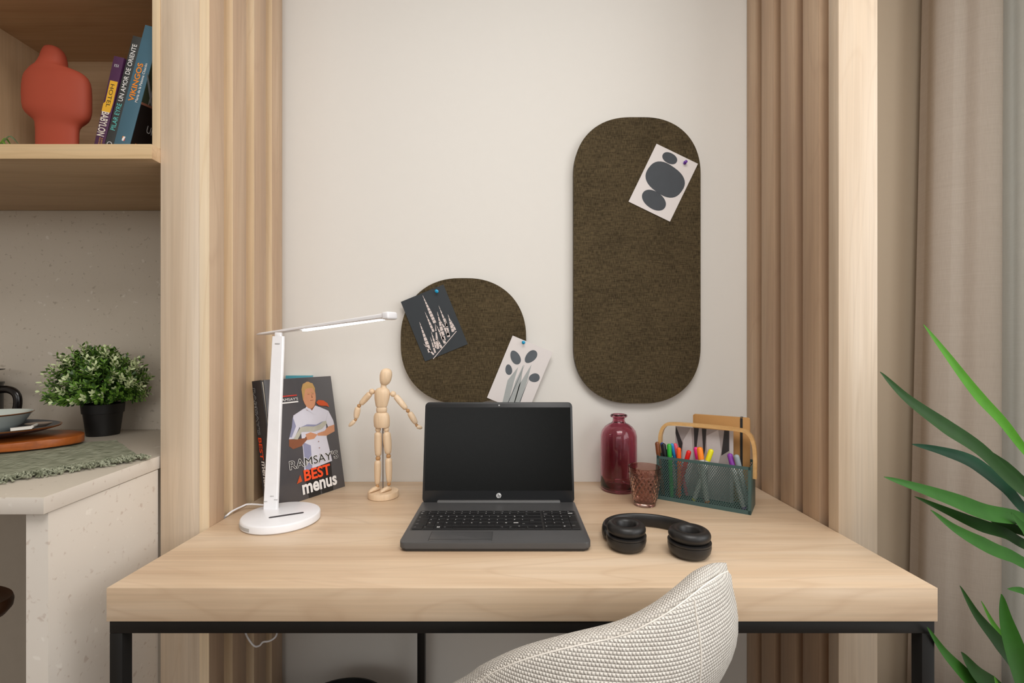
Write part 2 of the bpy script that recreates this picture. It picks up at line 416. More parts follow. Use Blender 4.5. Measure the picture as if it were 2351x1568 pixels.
# ------------------------------------------------------------------ kitchen counter and end panel
t = thing('kitchen_counter', 'speckled light stone counter wrapping the kitchen corner left of the desk', 'counter', (-1.2, 1.0, 0))
b = MB(); out = [(-2.4, .701), (-.709, .701), (-.742, .9725), (-.742, 1.302), (-2.4, 1.302)]
b.prism(out, .026, counter_t, .874, .0008)
ob = b.build('worktop', t)
me = ob.data; me.materials.append(counter_m)
for f in me.polygons:
    if abs(f.normal.z) < .5: f.material_index = 1
b = MB(); b.prism([(-.747, .712), (-.713, .712), (-.7425, .9725), (-.7765, .9725)], .873, counter_m, 0, .0008); b.build('end_panel', t)
# ------------------------------------------------------------------ upper shelf unit
t = thing('wall_cabinet', 'open oak wall cabinet holding a terracotta vase and leaning books', 'cabinet', (-1, 1.13, 1.518))
b = MB(); b.bb(-1.75, -.7385, .9505, 1.302, 1.5181, 1.548, cab_x, .0006); b.bb(-1.75, -.7385, .950, .9505, 1.518, 1.548, shelf_edge); b.bb(-.7385, -.69, .993, 1.302, 1.5181, 1.548, cab_x); b.build('bottom_shelf', t)
b = MB(); b.bb(-1.278, -.69, 1.290, 1.302, 1.548, 1.93, cab_x); b.build('back_panel', t)
b = MB(); b.bb(-1.30, -1.278, .95, 1.302, 1.548, 1.93, cab_z); b.build('side_panel', t)
b = MB(); b.bb(-.690, -.6685, .993, 1.302, 1.518, 1.93, cab_z); b.build('side_panel', t)
b = MB(); b.bb(-1.30, -.69, .993, 1.302, 1.93, 1.96, cab_x); b.bb(-1.30, -.7385, .95, .993, 1.93, 1.96, cab_x); b.build('top_panel', t)
b = MB(); b.bb(-.7545, -.7385, .972, .9925, 1.5482, 1.9295, oak_edge, .0005); b.build('front_stile', t)
# ------------------------------------------------------------------ terracotta vase
Yv = 1.12; rows = [(331, 81, 182), (312, 81, 182), (302, 81, 182.5), (295, 80.5, 184), (288, 80, 189), (282, 79.5, 198), (276, 76, 205), (268, 66, 209), (260, 57, 211), (252, 52, 212), (240, 50, 212), (220, 49, 212), (200, 49.5, 211), (188, 51, 208.5), (179, 53, 204), (172, 56, 197), (167, 60, 189), (162, 66, 178), (158, 72, 166), (154, 79, 159), (148, 84, 157), (138, 89.5, 156), (126, 93, 153), (117, 97, 148), (111, 101, 141), (108, 106, 133), (106.5, 112, 124)]
b = MB(); rings = []
zz = 1.548; z331 = P(0, 331, Yv).z
for k, (y, a, c) in enumerate([(339, 81, 182)]+rows):
    A = P(a, y, Yv); B_ = P(c, y, Yv); z = zz if k == 0 else A.z
    hw = (B_.x-A.x)/2; kq = .36 if y > 166 else (.36+(166-y)/16*.4 if y > 150 else .76); hw /= math.sqrt(1+kq*kq*1.05); d = hw*kq
    rings.append([((A.x+B_.x)/2+hw*math.copysign(abs(math.cos(q))**.92, math.cos(q)), Yv+d*math.copysign(abs(math.sin(q))**.92, math.sin(q)), z) for q in [2*PI*j/64 for j in range(64)]])
b.loft(rings, terra); ob = b.build('sculptural_vase', ang=85)
tag(ob, 'matte terracotta vase shaped like a headless torso on the oak shelf', 'vase')
# ------------------------------------------------------------------ books on the shelf
pages = plain('page_block', '#d9cfbe', .8)
def shelf_book(name, px_bl, w, L, tilt, col, rough, label, draw, Yf=.9945, D=.15, x0=None):
    w *= 1.03; L *= 1.06
    m_c = plain(name+'_cover', col, rough)
    a = math.radians(tilt); X = P(px_bl, 0, Yf).x if x0 is None else x0
    lift = 0
    # local: x across spine, y up the book, z toward the viewer
    M = frame((X, Yf, 1.548+w*math.sin(a)), (math.cos(a), 0, -math.sin(a)), (math.sin(a), 0, math.cos(a)))
    t = thing('book', label, 'book', M @ Vector((w/2, 0, -D/2)), 'books leaning in the wall cabinet')
    b = MB(M)
    b.box((w/2, L/2, -.0015), (w, L, .003), m_c, bev=.0008)
    b.box((.0012, L/2, -D/2), (.0024, L, D-.004), m_c); b.box((w-.0012, L/2, -D/2), (.0024, L, D-.004), m_c)
    draw(b, w, L); b.build('cover', t)
    b = MB(M); b.box((w/2, L/2, -D/2-.001), (w-.0052, L-.006, D-.008), pages); b.build('page_block', t)
    return t
yel = plain('yellow_block', '#e3ad2f', .5); cyan_i = plain('cyan_lettering', '#5fb9b4', .5, var=0); orange_i = plain('orange_lettering', '#ef8a1f', .5, var=0)
cream_i = plain('cream_lettering', '#ded4c8', .5, var=0); red_i = plain('red_lettering', '#c83a30', .5, var=0); gold_i = plain('gold_lettering', '#d4a24a', .5, var=0)
UP = PI/2
def vt(b, s_, x, y, w, h, m, off=0, ital=0, down=False):    # text running up (or down) the spine; w = length along the spine
    if down: b.text(s_, x, y+w, w, h, m, .0004, off, -UP, ital)
    else: b.text(s_, x+h, y, w, h, m, .0004, off, UP, ital)
def d1(b, w, L):
    b.prism([(.0005, L*.42), (.0005, L*.50), (.004, L*.52), (.004, L*.745), (w-.0012, L*.745), (w-.0012, L*.52), (w-.003, L*.42)], .0003, yel)
    vt(b, 'HOTEL', .007, L*.47, L*.24, .0085, black_ink, 0, down=True)
    vt(b, 'BABYLON', .002, L*.17, L*.25, .0155, cream_i, .02, down=True)
    vt(b, 'IMOGEN EDWARDS-JONES', .008, L*.01, L*.145, .0035, gold_i, 0, down=True); vt(b, '& ANONYMOUS', .0135, L*.02, L*.13, .0035, gold_i, 0, down=True)
    b.text('ISI', .006, L*.89, .009, .006, mark_m, .0004, 0)
shelf_book('purple_book', 212, .0212, .199, 12.8, '#4a2648', .4, 'short purple paperback with a yellow block on its spine, leftmost of the leaning books', d1)
def d2(b, w, L):
    vt(b, 'PILAR EYRE', .0045, L*.19, L*.23, .010, cyan_i, .005); vt(b, 'UN AMOR DE ORIENTE', .0045, L*.44, L*.49, .010, white_m, .005)
    b.prism(ell(w/2, L*.07, .0055, .0055), .0003, mark_m); b.prism(ell(w/2, L*.07, .004, .004), .0004, black_ink)
shelf_book('charcoal_book', 236, .0195, .243, 14.6, '#353736', .5, 'slim charcoal book with blue and white spine lettering, leaning on the blue one', d2)
feather = plain('grey_feather_ink', '#8d8f90', .6, var=.3); rust = plain('rust_band', '#8a5a48', .6); moss = plain('dark_moss_ink', '#39402f', .5); blackc = plain('black_cover_ink', '#1c1716', .45)
def d3(b, w, L):
    vt(b, 'VIKINGOS', .007, L*.40, L*.30, .0115, orange_i, .02); vt(b, 'María de la Paloma Chacón', .0215, L*.40, L*.31, .0055, white_m, .01)
    b.prism([(w*.45, L*.085), (w*.62, L*.085), (w*.62, L*.12), (w*.45, L*.12)], .0002, white_m); b.prism([(w*.56, L*.085), (w*.62, L*.085), (w*.62, L*.115)], .0004, red_i); b.prism([(w*.45, L*.12), (w*.45, L*.10), (w*.52, L*.12)], .0004, orange_i)
    M0 = b.M.copy(); b.M = M0 @ frame((w+.0001, 0, 0), (0, 0, -1), (0, 1, 0))
    b.prism([(.001, .001), (.149, .001), (.149, L*.47), (.001, L*.40)], .0002, blackc); b.prism([(.001, L*.40), (.149, L*.47), (.149, L-.001), (.001, L-.001)], .0002, moss)
    for k in range(16): b.prism(ell(.012+.0085*k, L*(.53+.03*(k*7 % 5)/5), .0028, .034, .5-.11*(k*5 % 9), 14), .0003+.00003*k, feather)
    b.strip([(.001, L*.405, .0005), (.04, L*.43, .0005), (.09, L*.43, .0005), (.149, L*.40, .0005)], .0006, .005, (0, 0, 1), rust)
    b.text('UN MUNDO', .030, L*.22, .10, .016, mark_m, .0006, 0)
    b.prism([(.012, L*.06), (.024, L*.06), (.024, L*.10), (.012, L*.10)], .0003, white_m); b.prism([(.018, L*.06), (.024, L*.06), (.024, L*.10)], .0005, red_i); b.prism([(.012, L*.10), (.012, L*.08), (.018, L*.10)], .0005, orange_i)
    b.M = M0
shelf_book('slate_blue_book', 257, .0335, .262, 14.9, '#45697a', .42, 'tall slate-blue hardback with orange spine title leaning in the cabinet', d3)
# ------------------------------------------------------------------ small shelf plant
def blade(b, pts, w, m, bend=.25, nrm=None, th=.0005, sub=6):
    pts = smooth(pts, sub); n = len(pts); rings = []
    for i, p in enumerate(pts):
        t = (pts[min(i+1, n-1)]-pts[max(i-1, 0)]).normalized(); q = i/(n-1)
        a = Vector(nrm) if nrm is not None else Vector((0, -1, .3))
        s_ = t.cross(a).normalized(); up = s_.cross(t)
        ww = w/2*max(.04, min(1, (q/.42)**.75) if q < .42 else 1-.45*((q-.42)/.58)**1.5)
        rings.append([p-s_*ww+up*ww*bend, p-s_*ww*.5+up*ww*bend*.35, p, p+s_*ww*.5+up*ww*bend*.35, p+s_*ww+up*ww*bend,
                      p+s_*ww*.5+up*(ww*bend*.35-th), p-up*th, p-s_*ww*.5+up*(ww*bend*.35-th)])
    b.loft(rings, m)
olive_l = plain('dull_green_blade', '#5d6b45', .6, var=.2)
c0 = P(-14, 0, 1.08); c0.z = 1.548
t = thing('potted_plant', 'small spiky plant in a black pot at the left end of the oak shelf', 'plant', c0)
b = MB(); b.lathe([(.021, 0), (.027, .034), (.030, .036), (.030, .042), (.025, .042), (.024, .036)], c0, pot_m, 28); b.build('pot', t)
b = MB(); top = c0+Vector((0, 0, .04))
for k in range(30):
    a = 2*PI*k/30+random.uniform(-.2, .2); l = random.uniform(.03, .06); up = random.uniform(-.1, .9)
    d = Vector((math.cos(a), math.sin(a)*.7, 0)); blade(b, [top+d*l+Vector((0, 0, l*up-.012)), top+d*l*.6+Vector((0, 0, l*up*.9+.006)), top+d*.006], .005, olive_l if k % 3 else leaf_m)
b.build('foliage', t)
# ------------------------------------------------------------------ kitchen counter objects
CZ = .9
# towel with fringe
def sage_mat():
    t_ = NT('sage_cotton'); v = t_.coords((1, 1, 1))
    n1 = t_.noise(t_.coords((240, 30, 30)), 1, 2); n2 = t_.noise(t_.coords((30, 200, 30)), 1, 2)
    h = t_.math('ADD', t_.math('MULTIPLY', n1, .5), t_.math('MULTIPLY', n2, .5))
    t_.col(t_.ramp(h, [(.38, '#666b54'), (.6, '#a5a892')])); t_.b.inputs['Roughness'].default_value = .95; t_.bump(h, .6, .0015); return t_.m
sage = sage_mat()
t = thing('tea_towel', 'fringed sage green cotton towel under the acacia board on the counter', 'towel', (-1.05, .98, CZ))
A = PZ(0, 1098, CZ+.004); B_ = PZ(318, 1048, CZ+.004); Cc = PZ(268, 1009, CZ+.004)
D = A+(Cc-B_)+Vector((-.12, -.0, 0)); A2 = A+(A-B_)*.35
b = MB(); rings = []; N = 26
for i in range(N+1):
    u = i/N; r = []
    for j in range(N+1):
        v = j/N; p = A2.lerp(B_, u).lerp(D.lerp(Cc, u), v)
        q = p.copy(); q.z = CZ+.0035+.0022*math.sin(u*23+v*4)*math.sin(v*9+u*3)*(1 if not (p.x < -.97 and p.y > .93) else .15)
        q.y = min(q.y, 1.295); r.append(q)
    rings.append(r)
bot = [[Vector((p.x, p.y, CZ+.0006)) for p in r] for r in rings]
for g in (rings, bot): b.loft(g, sage, closed=False, cap=False)
# rim closing
edge = [(i, 0) for i in range(N+1)]+[(N, j) for j in range(1, N+1)]+[(i, N) for i in range(N-1, -1, -1)]+[(0, j) for j in range(N-1, 0, -1)]
b.loft([[rings[i][j] for i, j in edge], [bot[i][j] for i, j in edge]], sage, cap=False)
b.build('cloth', t, 60)
b = MB()
def frz(p, d):
    p = p.copy(); pts = [p]
    for k in range(5): pts.append(p+d*(k+1)*.0075+Vector((random.uniform(-.004, .004), random.uniform(-.004, .004), 0))); pts[-1].z = CZ+random.uniform(.002, .011)
    b.tube(smooth(pts, 3), [.0014]*16, sage, 5)
dn = (B_-A2).normalized().cross(Vector((0, 0, 1))); dn = dn if dn.y < 0 else -dn
for k in range(210):
    p = A2.lerp(B_, k/209); p.z = CZ+.004; frz(p, (dn+Vector((random.uniform(-.5, .5), random.uniform(-.3, .3), 0)))*.85)
b.build('fringe', t)
# acacia board, plate, bowl, spoon
K = Vector((-1.25, 1.058, CZ))
b = MB(); pts = []
for j in range(44):
    a = 2*PI*j/44; r = 1+.035*math.sin(3*a)+.02*math.sin(7*a+1); pts.append((K.x+.238*r*math.copysign(abs(math.cos(a))**.8, math.cos(a)), K.y+.106*r*math.copysign(abs(math.sin(a))**.8, math.sin(a))))
b.prism(pts, .0175, acacia, CZ+.0075, .002); tag(b.build('serving_board', ang=50), 'live-edge acacia serving board on the green towel', 'board')
pz = CZ+.0255
b = MB(); b.lathe([(.0, .002), (.06, .002), (.062, 0), (.085, .001), (.15, .014), (.176, .022), (.178, .025), (.174, .0255), (.15, .018), (.09, .006), (0, .006)], (K.x+.028, K.y-.018, pz), navy, 56, sx=1.0, sy=.68, mats=[navy]*5+[rim_b]*2+[navy]*3)
tag(b.build('dinner_plate', ang=50), 'navy glazed plate with a brown rim under the pale bowl', 'plate')
bz = pz+.0065
b = MB(); b.lathe([(0, .001), (.045, .001), (.046, 0), (.05, .003), (.075, .022), (.089, .046), (.0925, .0485), (.091, .0495), (.087, .048), (.072, .025), (.045, .007), (0, .006)], (K.x+.05, K.y-.022, bz), ceram, 48, sx=1.0, sy=1.0, mats=[ceram]*5+[rim_b]*2+[ceram]*4)
tag(b.build('bowl', ang=50), 'pale celadon bowl with a brown rim stacked on the navy plate', 'bowl')
sp = Vector((-1.083, 1.060, pz+.022))
t = thing('spoon', 'greige spoon with a white handle resting on the navy plate', 'spoon', sp)
b = MB(); b.lathe([(0, 0), (.012, .0015), (.02, .007), (.022, .0095), (.019, .009), (.012, .005), (0, .004)], sp, spoon_m, 24, sx=1.1); b.build('bowl', t)
b = MB(); b.strip([sp+Vector((.036, -.050, .008)), sp+Vector((.026, -.066, .0078)), sp+Vector((.017, -.076, .0074))], .010, .006, (.7, -.6, 0), cer_w); b.tube([sp+Vector((.008, -.012, .008)), sp+Vector((.036, -.050, .009))], .003, cer_w, 8); b.build('handle', t)
# coffee press at the frame edge
kc = Vector((-1.418, 1.225, CZ))
t = thing('coffee_press', 'glossy black coffee press with a looped handle at the far left', 'coffee maker', kc)
b = MB(); b.lathe([(.046, 0), (.05, .004), (.05, .132), (.052, .134), (.052, .139), (.018, .148), (.004, .15), (.004, .158)], kc, coffee_b, 36); b.build('body', t)
b = MB(); b.lathe([(.003, .158), (.003, .17), (.048, .1705), (.0525, .172), (.053, .174), (.01, .177), (0, .177)], kc, coffee_b, 30); b.build('plunger_knob', t)
b = MB(); hp = smooth([kc+Vector((.045, 0, .118)), kc+Vector((.085, 0, .120)), kc+Vector((.106, 0, .108)), kc+Vector((.111, 0, .085)), kc+Vector((.104, 0, .055)), kc+Vector((.085, 0, .03)), kc+Vector((.048, 0, .024))], 8)
b.tube(hp, .010, coffee_b, 14, flat=.8); b.build('handle', t)
# bushy plant
pc = Vector(((237-VX)/F*1.225, 1.225, CZ))
t = thing('potted_plant', 'bushy green plant with pale leaf tips in a black pot on the counter', 'plant', pc)
b = MB(); b.lathe([(.033, 0), (.0345, .001), (.041, .058), (.0435, .059), (.0455, .083), (.0435, .0835), (.041, .078), (0, .074)], pc, pot_m, 40); b.build('pot', t)
b = MB(); cc = Vector(((226-VX)/F*1.2, 1.2, 1.02))
def leaf(b, p, d, up, L, w, m):
    s_ = d.cross(up)
    if s_.length < 1e-4: s_ = Vector((1, 0, 0))
    s_.normalize(); n_ = s_.cross(d).normalized()
    b.poly([p, p+d*L*.45-s_*w*.5+n_*w*.12, p+d*L-n_*w*.15, p+d*L*.45+s_*w*.5+n_*w*.12], m) if False else None
    c_ = p+d*L*.5-n_*w*.1
    V = [p, p+d*L*.35-s_*w*.42, p+d*L*.7-s_*w*.48, p+d*L*.97-s_*w*.15, p+d*L*.97+s_*w*.15, p+d*L*.7+s_*w*.48, p+d*L*.35+s_*w*.42]
    b.poly(V, m)
for k in range(430):
    z_ = random.uniform(-.25, 1); a = random.uniform(0, 2*PI); r = math.sqrt(max(0, 1-z_*z_))
    d = Vector((math.cos(a)*r, math.sin(a)*r, z_)); sc_ = random.uniform(.72, 1.03)*(1+.06*math.sin(a*5))
    tip = cc+Vector((d.x*.116, d.y*.088, d.z*.118 if d.z > 0 else d.z*.10))*sc_
    base = pc+Vector((d.x*.02, d.y*.02, .085)); dr = (tip-base).normalized(); L = .038
    if tip.y > 1.292: tip.y = 1.292
    st = tip-dr*L; pale = random.random() < (.42 if sc_ > .82 else .12)
    b.tube([st-dr*.02, st, tip], [.0008]*3, leaf_m, 3)
    nn = 6
    for q in range(nn):
        p = st.lerp(tip, q/(nn-1)); 
        for h_ in range(3 if q < nn-1 else 5):
            a2 = h_*2.1+q*1.3+k; ax = dr.cross(Vector((math.cos(a2), math.sin(a2), .3))).normalized()
            dd = (ax*(1.0 if q < nn-1 else .8)+dr*(.35+.5*q/nn)).normalized()
            mm = (leaf_l if (pale and q >= nn-3) else (leaf_m if (q > 1 and random.random() < .6) else leaf_d))
            leaf(b, p, dd, dr, random.uniform(.009, .0135), random.uniform(.0042, .006), mm)
b.build('foliage', t, fix=False)
# bar stool seat at the left edge
sc0 = Vector((-1.125, .90, .632))
t = thing('bar_stool', 'dark brown wooden stool tucked under the stone counter', 'stool', (sc0.x, sc0.y, 0))
b = MB(); b.lathe([(0, -.034), (.9, -.03), (.985, -.016), (1, -.004), (.98, .004), (.9, 0), (0, -.010)], (0, 0, 0), brown_l, 48, sx=.142, sy=.066)
bmesh.ops.translate(b.bm, verts=b.bm.verts, vec=sc0); b.build('seat', t, 60)
for sx in (-1, 1):
    for sy in (-1, 1):
        b = MB(); b.tube([sc0+Vector((sx*.045, sy*.035, -.03)), Vector((sc0.x-.02+sx*.05, sc0.y+sy*.10, 0))], [.012, .009], black_metal, 12); b.build('leg', t)
# ------------------------------------------------------------------ pin boards
PB = .020
def pinboard(px0, px1, py0, py1, r, label, pw):
    Yb = WY-PB; A = P(px0, py0, Yb); B_ = P(px1, py1, Yb); w = B_.x-A.x; h = A.z-B_.z
    M = frame(((A.x+B_.x)/2, WY-.0005, (A.z+B_.z)/2), (1, 0, 0), (0, 0, 1))
    b = MB(M); b.prism(rrect(w, h, r, 20, p=pw), PB-.0005, board_f, 0, .004, 3)
    return tag(b.build('pin_board', ang=50), label, 'pin board')
pinboard(920, 1208, 638.5, 927, .166, 'small rounded olive-brown fabric pin board behind the laptop', 2.15)
pinboard(1317, 1608.5, 269, 926, .160, 'tall oval olive-brown fabric pin board above the pink bottle', 2.2)
def card(px, Yc, th=.0006, m=paper_l):
    # px: top-left, top-right, bottom-left corners in the photograph; returns builder with a local frame in metres
    o = P(*px[2], Yc); x = P(*px[0], Yc); y = P(*px[1], Yc)
    w = (y-x).length; h = (x-o).length; M = frame(o, y-x, x-o)
    b = MB(M); b.prism([(0, 0), (w, 0), (w, h), (0, h)], th, m)
    return b, w, h, M
def toloc(M, px, py, Yc):
    q = M.inverted() @ P(px, py, Yc); return q.x, q.y
Yc = WY-PB-.0016
b, w, h, M = card([(918, 694), (1016, 654), (976, 830)], Yc, m=paper_d)
S = lambda x, y: toloc(M, 900+x/4.9, 620+y/4.9, Yc)
def sp_(tip, base, wd, k=6):
    (x0, y0), (x1, y1) = tip, base
    dx, dy = x1-x0, y1-y0; L = math.hypot(dx, dy); nx, ny = -dy/L, dx/L
    for i in range(k):
        a, c = i/k, (i+.86)/k
        wa = wd*(.06+.94*min(1, a*1.5)); wc = wd*(.06+.94*min(1, c*1.5))
        q = [(x0+dx*a+nx*wa, y0+dy*a+ny*wa), (x0+dx*c+nx*wc, y0+dy*c+ny*wc), (x0+dx*c-nx*wc, y0+dy*c-ny*wc), (x0+dx*a-nx*wa, y0+dy*a-ny*wa)]
        b.poly([(*S(*p), .0008) for p in q], spire)
for tip, base, wd, k in (((345, 285), (485, 600), 17, 9), ((485, 600), (520, 900), 14, 3), ((310, 585), (430, 930), 19, 8), ((370, 470), (470, 700), 12, 6), ((510, 470), (590, 800), 18, 6), ((525, 400), (620, 640), 11, 5), ((630, 500), (690, 700), 15, 5), ((440, 690), (500, 880), 12, 5), ((600, 540), (640, 760), 16, 4), ((355, 830), (480, 960), 10, 2), ((500, 620), (600, 830), 14, 5), ((430, 750), (490, 940), 10, 3), ((660, 560), (715, 680), 10, 3), ((540, 560), (640, 740), 14, 4), ((500, 760), (560, 880), 12, 3)): sp_(tip, base, wd, k)
b.poly([(*S(*p), .0009) for p in ((460, 998), (722, 685), (728, 690), (466, 1003))], spire)
tag(b.build('art_card', fix=False), 'dark postcard with pale spires pinned to the small board', 'postcard')
b, w, h, M = card([(1176, 770), (1268, 808), (1118, 913)], Yc)
S = lambda x, y: toloc(M, 900+x/4.9, 620+y/4.9, Yc)
for (x, y, a, c, g) in ((1388, 983, 84, 52, -1.12), (1562, 975, 86, 54, .82), (1313, 1120, 60, 38, -1.45), (1600, 1212, 62, 49, .2)):
    q = [S(x+px, y-py) for px, py in ell(0, 0, a, c, g, 26, egg=.12)]; b.poly([(*p, .0008) for p in q], ink_g)
for pts in ([(1240, 1500), (1300, 1240), (1420, 1090), (1370, 1260), (1310, 1500)], [(1310, 1500), (1390, 1250), (1480, 1060), (1450, 1260), (1380, 1500)], [(1370, 1500), (1430, 1290), (1570, 1060), (1520, 1250), (1440, 1500)]):
    b.poly([(*S(*p), .0007) for p in pts], wash)
for a, c in (((1300, 1505), (1490, 1070)), ((1440, 1480), (1545, 1210))):
    b.poly([(*S(a[0]-4, a[1]), .0009), (*S(c[0]-1, c[1]), .0009), (*S(c[0]+1, c[1]), .0009), (*S(a[0]+4, a[1]), .0009)], ink_d)
tag(b.build('art_card', fix=False), 'white postcard of grey brushed ovals pinned behind the laptop', 'postcard')
b, w, h, M = card([(1509, 331), (1604, 377), (1443, 463)], Yc)
for (x, y, a, c, g, pw) in ((1537.5, 363.5, 18.2, 12, -.5, 2.15), (1527, 412.5, 46.5, 34.5, -.62, 2.5), (1501.2, 459.8, 30.5, 19.5, -.62, 2.1)):
    q = [toloc(M, x+px, y-py, Yc) for px, py in ell(0, 0, a, c, g, 36, pw)]; b.poly([(*p, .0008) for p in q], ink_d)
tag(b.build('art_card', fix=False), 'white postcard with three dark ovals pinned to the tall board', 'postcard')
def pin(px, py, m, label):
    p = P(px, py, Yc-.0012); R = Matrix.Translation(p) @ Matrix.Rotation(PI/2, 4, 'X')
    b = MB(R); b.lathe([(0, 0), (.0046, 0), (.0048, .001), (.0026, .002), (.0022, .0065), (.0034, .0085), (.0042, .010), (.003, .0112), (0, .0114)], (0, 0, 0), m, 18)
    tag(b.build('push_pin', ang=50), label, 'pin')
pin(1003, 669, pin_b, 'turquoise push pin holding the dark spire postcard')
pin(1202, 786, pin_b, 'turquoise push pin holding the grey oval postcard')
pin(1572, 374, pin_p, 'purple push pin in the three-oval postcard')
# ------------------------------------------------------------------ desk lamp
bc = Vector(((646-VX)/F*1.008, 1.008, DT)); BR = .079
t = thing('desk_lamp', 'white LED desk lamp with a round base, its light bar switched on', 'lamp', bc)
b = MB(); b.lathe([(BR*.95, 0), (BR*.97, .0015), (BR, .003), (BR, .0150), (BR*.985, .0175), (BR*.96, .0185), (0, .0187)], bc, white_pl, 72)
base = b.build('base', t, 40)
b = MB(frame(bc+Vector((.018, -.014, .0189)), (.88, .47, 0), (-.47, .88, 0))); b.prism(rrect(.068, .0075, .0036), .0006, dark_rub, 0); b.build('phone_rest_strip', base)
b = MB(); bs = []
for k in range(9):
    a = math.radians(212+k*4.6); bs.append(bc+Vector((math.cos(a)*(BR+.0002), math.sin(a)*(BR+.0002), .0088)))
b.strip(bs, .0065, .0012, (0, 0, 1), grey_pl); b.build('usb_port_cover', base)
s0 = Vector(((622-VX)/F*1.035, 1.035, DT+.0185)); s1 = P(639.5, 772, 1.075)
b = MB(); rings = []
for k in range(9):
    q = k/8; p = s0.lerp(s1, q); hw = .0158*(1-q)+.0135*q
    if k == 8: hw *= .97
    rings.append([p+Vector((dx*hw, dy*.0055, 0)) for dx, dy in ((-1, -.5), (-.85, -1), (.85, -1), (1, -.5), (1, .5), (.85, 1), (-.85, 1), (-1, .5))])
b.loft(rings, white_pl); stem = b.build('stem', t)
for q, x in ((.045, -.010), (.075, .004), (.055, .013)):
    p = s0.lerp(s1, q)+Vector((x, -.0058, 0)); b = MB(); b.box(p, (.008, .0012, .0016), grey_pl, bev=.0003); b.build('hinge_slot', stem)
p = s0.lerp(s1, .955)+Vector((.001, -.0058, 0)); b = MB(); b.box(p, (.011, .0014, .003), grey_pl, bev=.0004); b.build('latch', stem)
h0 = P(596, 768, 1.135); h1 = P(889, 725.5, 1.0)
hd = (h1-h0).normalized(); M = frame(h0, hd, Vector((0, 1, 0)))    # local z is up-ish
if (M.to_3x3() @ Vector((0, 0, 1))).z < 0: M = frame(h0, hd, Vector((0, -1, 0)))
HL = (h1-h0).length
b = MB(M); rings = []
for k in range(25):
    q = k/24; hw = .0165; ht = .0030+.0035*q
    if k == 0: hw *= .6; ht *= .5
    rings.append([(q*HL, hw*math.copysign(abs(math.cos(a))**.6, math.cos(a)), ht*math.copysign(abs(math.sin(a))**.6, math.sin(a))) for a in [2*PI*j/20 for j in range(20)]])
b.loft(rings, white_pl); head = b.build('lamp_head', t)
b = MB(M); b.prism(rrect(HL*.60, .020, .0085, cx=HL*.675), .0006, emi, -.0071); b.build('led_strip', head)
b = MB(M); b.box((HL+.006, 0, -.0005), (.018, .035, .0165), white_pl, bev=.004, seg=3); b.build('end_cap', head)
b = MB(); b.box(s1+Vector((0, 0, .002)), (.014, .011, .014), white_pl, bev=.002); b.build('pivot', stem)
b = MB(); cb = [bc+Vector((-.03, .070, .008)), P(578, 1163, 1.085), P(555, 1164.5, 1.075), P(541, 1172, 1.05)]
cb[1].z = DT+.012; cb[2].z = DT+.010; cb[3] = Vector((-.6365, 1.040, DT+.004))
cb += [Vector((-.645, 1.040, DT-.02)), Vector((-.645, 1.041, .60)), P(556, 1435, 1.1), P(570, 1466, 1.1), P(584, 1483, 1.1), P(596, 1482, 1.1), P(604, 1474, 1.1), P(620, 1471, 1.1), P(634, 1460, 1.1), P(636, 1440, 1.1), P(634, 1405, 1.2)]
b.tube(smooth(cb, 6), .0021, white_pl, 8); b.build('power_cable', t)
# ------------------------------------------------------------------ cook book
BL = Vector((-.5485, 1.092, DT)); d = Vector((.47, .885, 0)).normalized(); hv = Vector((-.052, .022, .302)); wv = d*.2005
nb = d.cross(hv).normalized()
if nb.x > 0: nb = -nb                 # points behind the book
cov = plain('charcoal_jacket', '#4d4b4e', .28, coat=.3); cov_s = plain('charcoal_spine', '#3a393b', .35)
skin = plain('printed_skin_tone', '#c98f6d', .35, var=.12); hair_i = plain('printed_blond', '#b8935c', .35, var=.25); coat_i = plain('printed_white_cloth', '#d3d1dc', .35, var=.06)
coat_b = plain('printed_blue_grey_cloth', '#8f90ac', .35, var=.1); fish_i = plain('printed_fish', '#b9b6a8', .35, var=.25); lob = plain('printed_lobster', '#c4522a', .35, var=.2); trous = plain('printed_dark_trousers', '#262423', .35); skin_d = plain('printed_skin_shadow', '#8a553c', .35, var=.15)
t = thing('cookbook', 'large charcoal cookbook with a chef on the cover behind the lamp', 'book', BL+d*.1)
M = frame(BL, d, hv); HV = hv.length; Wv = .2005
b = MB(M); b.prism([(0, 0), (Wv, 0), (Wv, HV), (0, HV)], .003, cov, -.003, .0006)
U = lambda u, v: (u*Wv, v*HV)
Z = [.0002]
def pl(pts, m):
    Z[0] += .00006; b.poly([(*U(u, v), Z[0]) for u, v in pts], m)
def el(u, v, a, c, m, ang=0): pl([(p[0]/Wv, p[1]/HV) for p in ell(u*Wv, v*HV, a, c, ang, 22)], m)
pl([(.42, 0), (.80, 0), (.82, .26), (.40, .26)], trous); pl([(.60, 0), (.62, 0), (.61, .10)], cov)
pl([(.40, .22), (.84, .25), (.80, .46), (.82, .60), (.88, .69), (.74, .735), (.62, .75), (.50, .735), (.34, .69), (.33, .62), (.42, .58), (.42, .40)], coat_i)
pl([(.42, .22), (.52, .23), (.54, .42), (.43, .46)], coat_b)
pl([(.34, .69), (.31, .60), (.24, .505), (.31, .50), (.40, .58), (.42, .68)], coat_i); pl([(.33, .68), (.30, .60), (.25, .52), (.28, .515), (.36, .60)], coat_b)
pl([(.24, .505), (.31, .495), (.46, .49), (.52, .52), (.50, .475), (.40, .43), (.28, .42), (.23, .45)], skin_d)
pl([(.82, .60), (.88, .69), (.94, .60), (.95, .55), (.84, .55)], coat_i); pl([(.84, .55), (.95, .56), (.94, .50), (.80, .475), (.66, .49), (.66, .51), (.78, .52)], skin)
pl([(.48, .52), (.56, .53), (.66, .50), (.60, .47), (.50, .47)], skin)
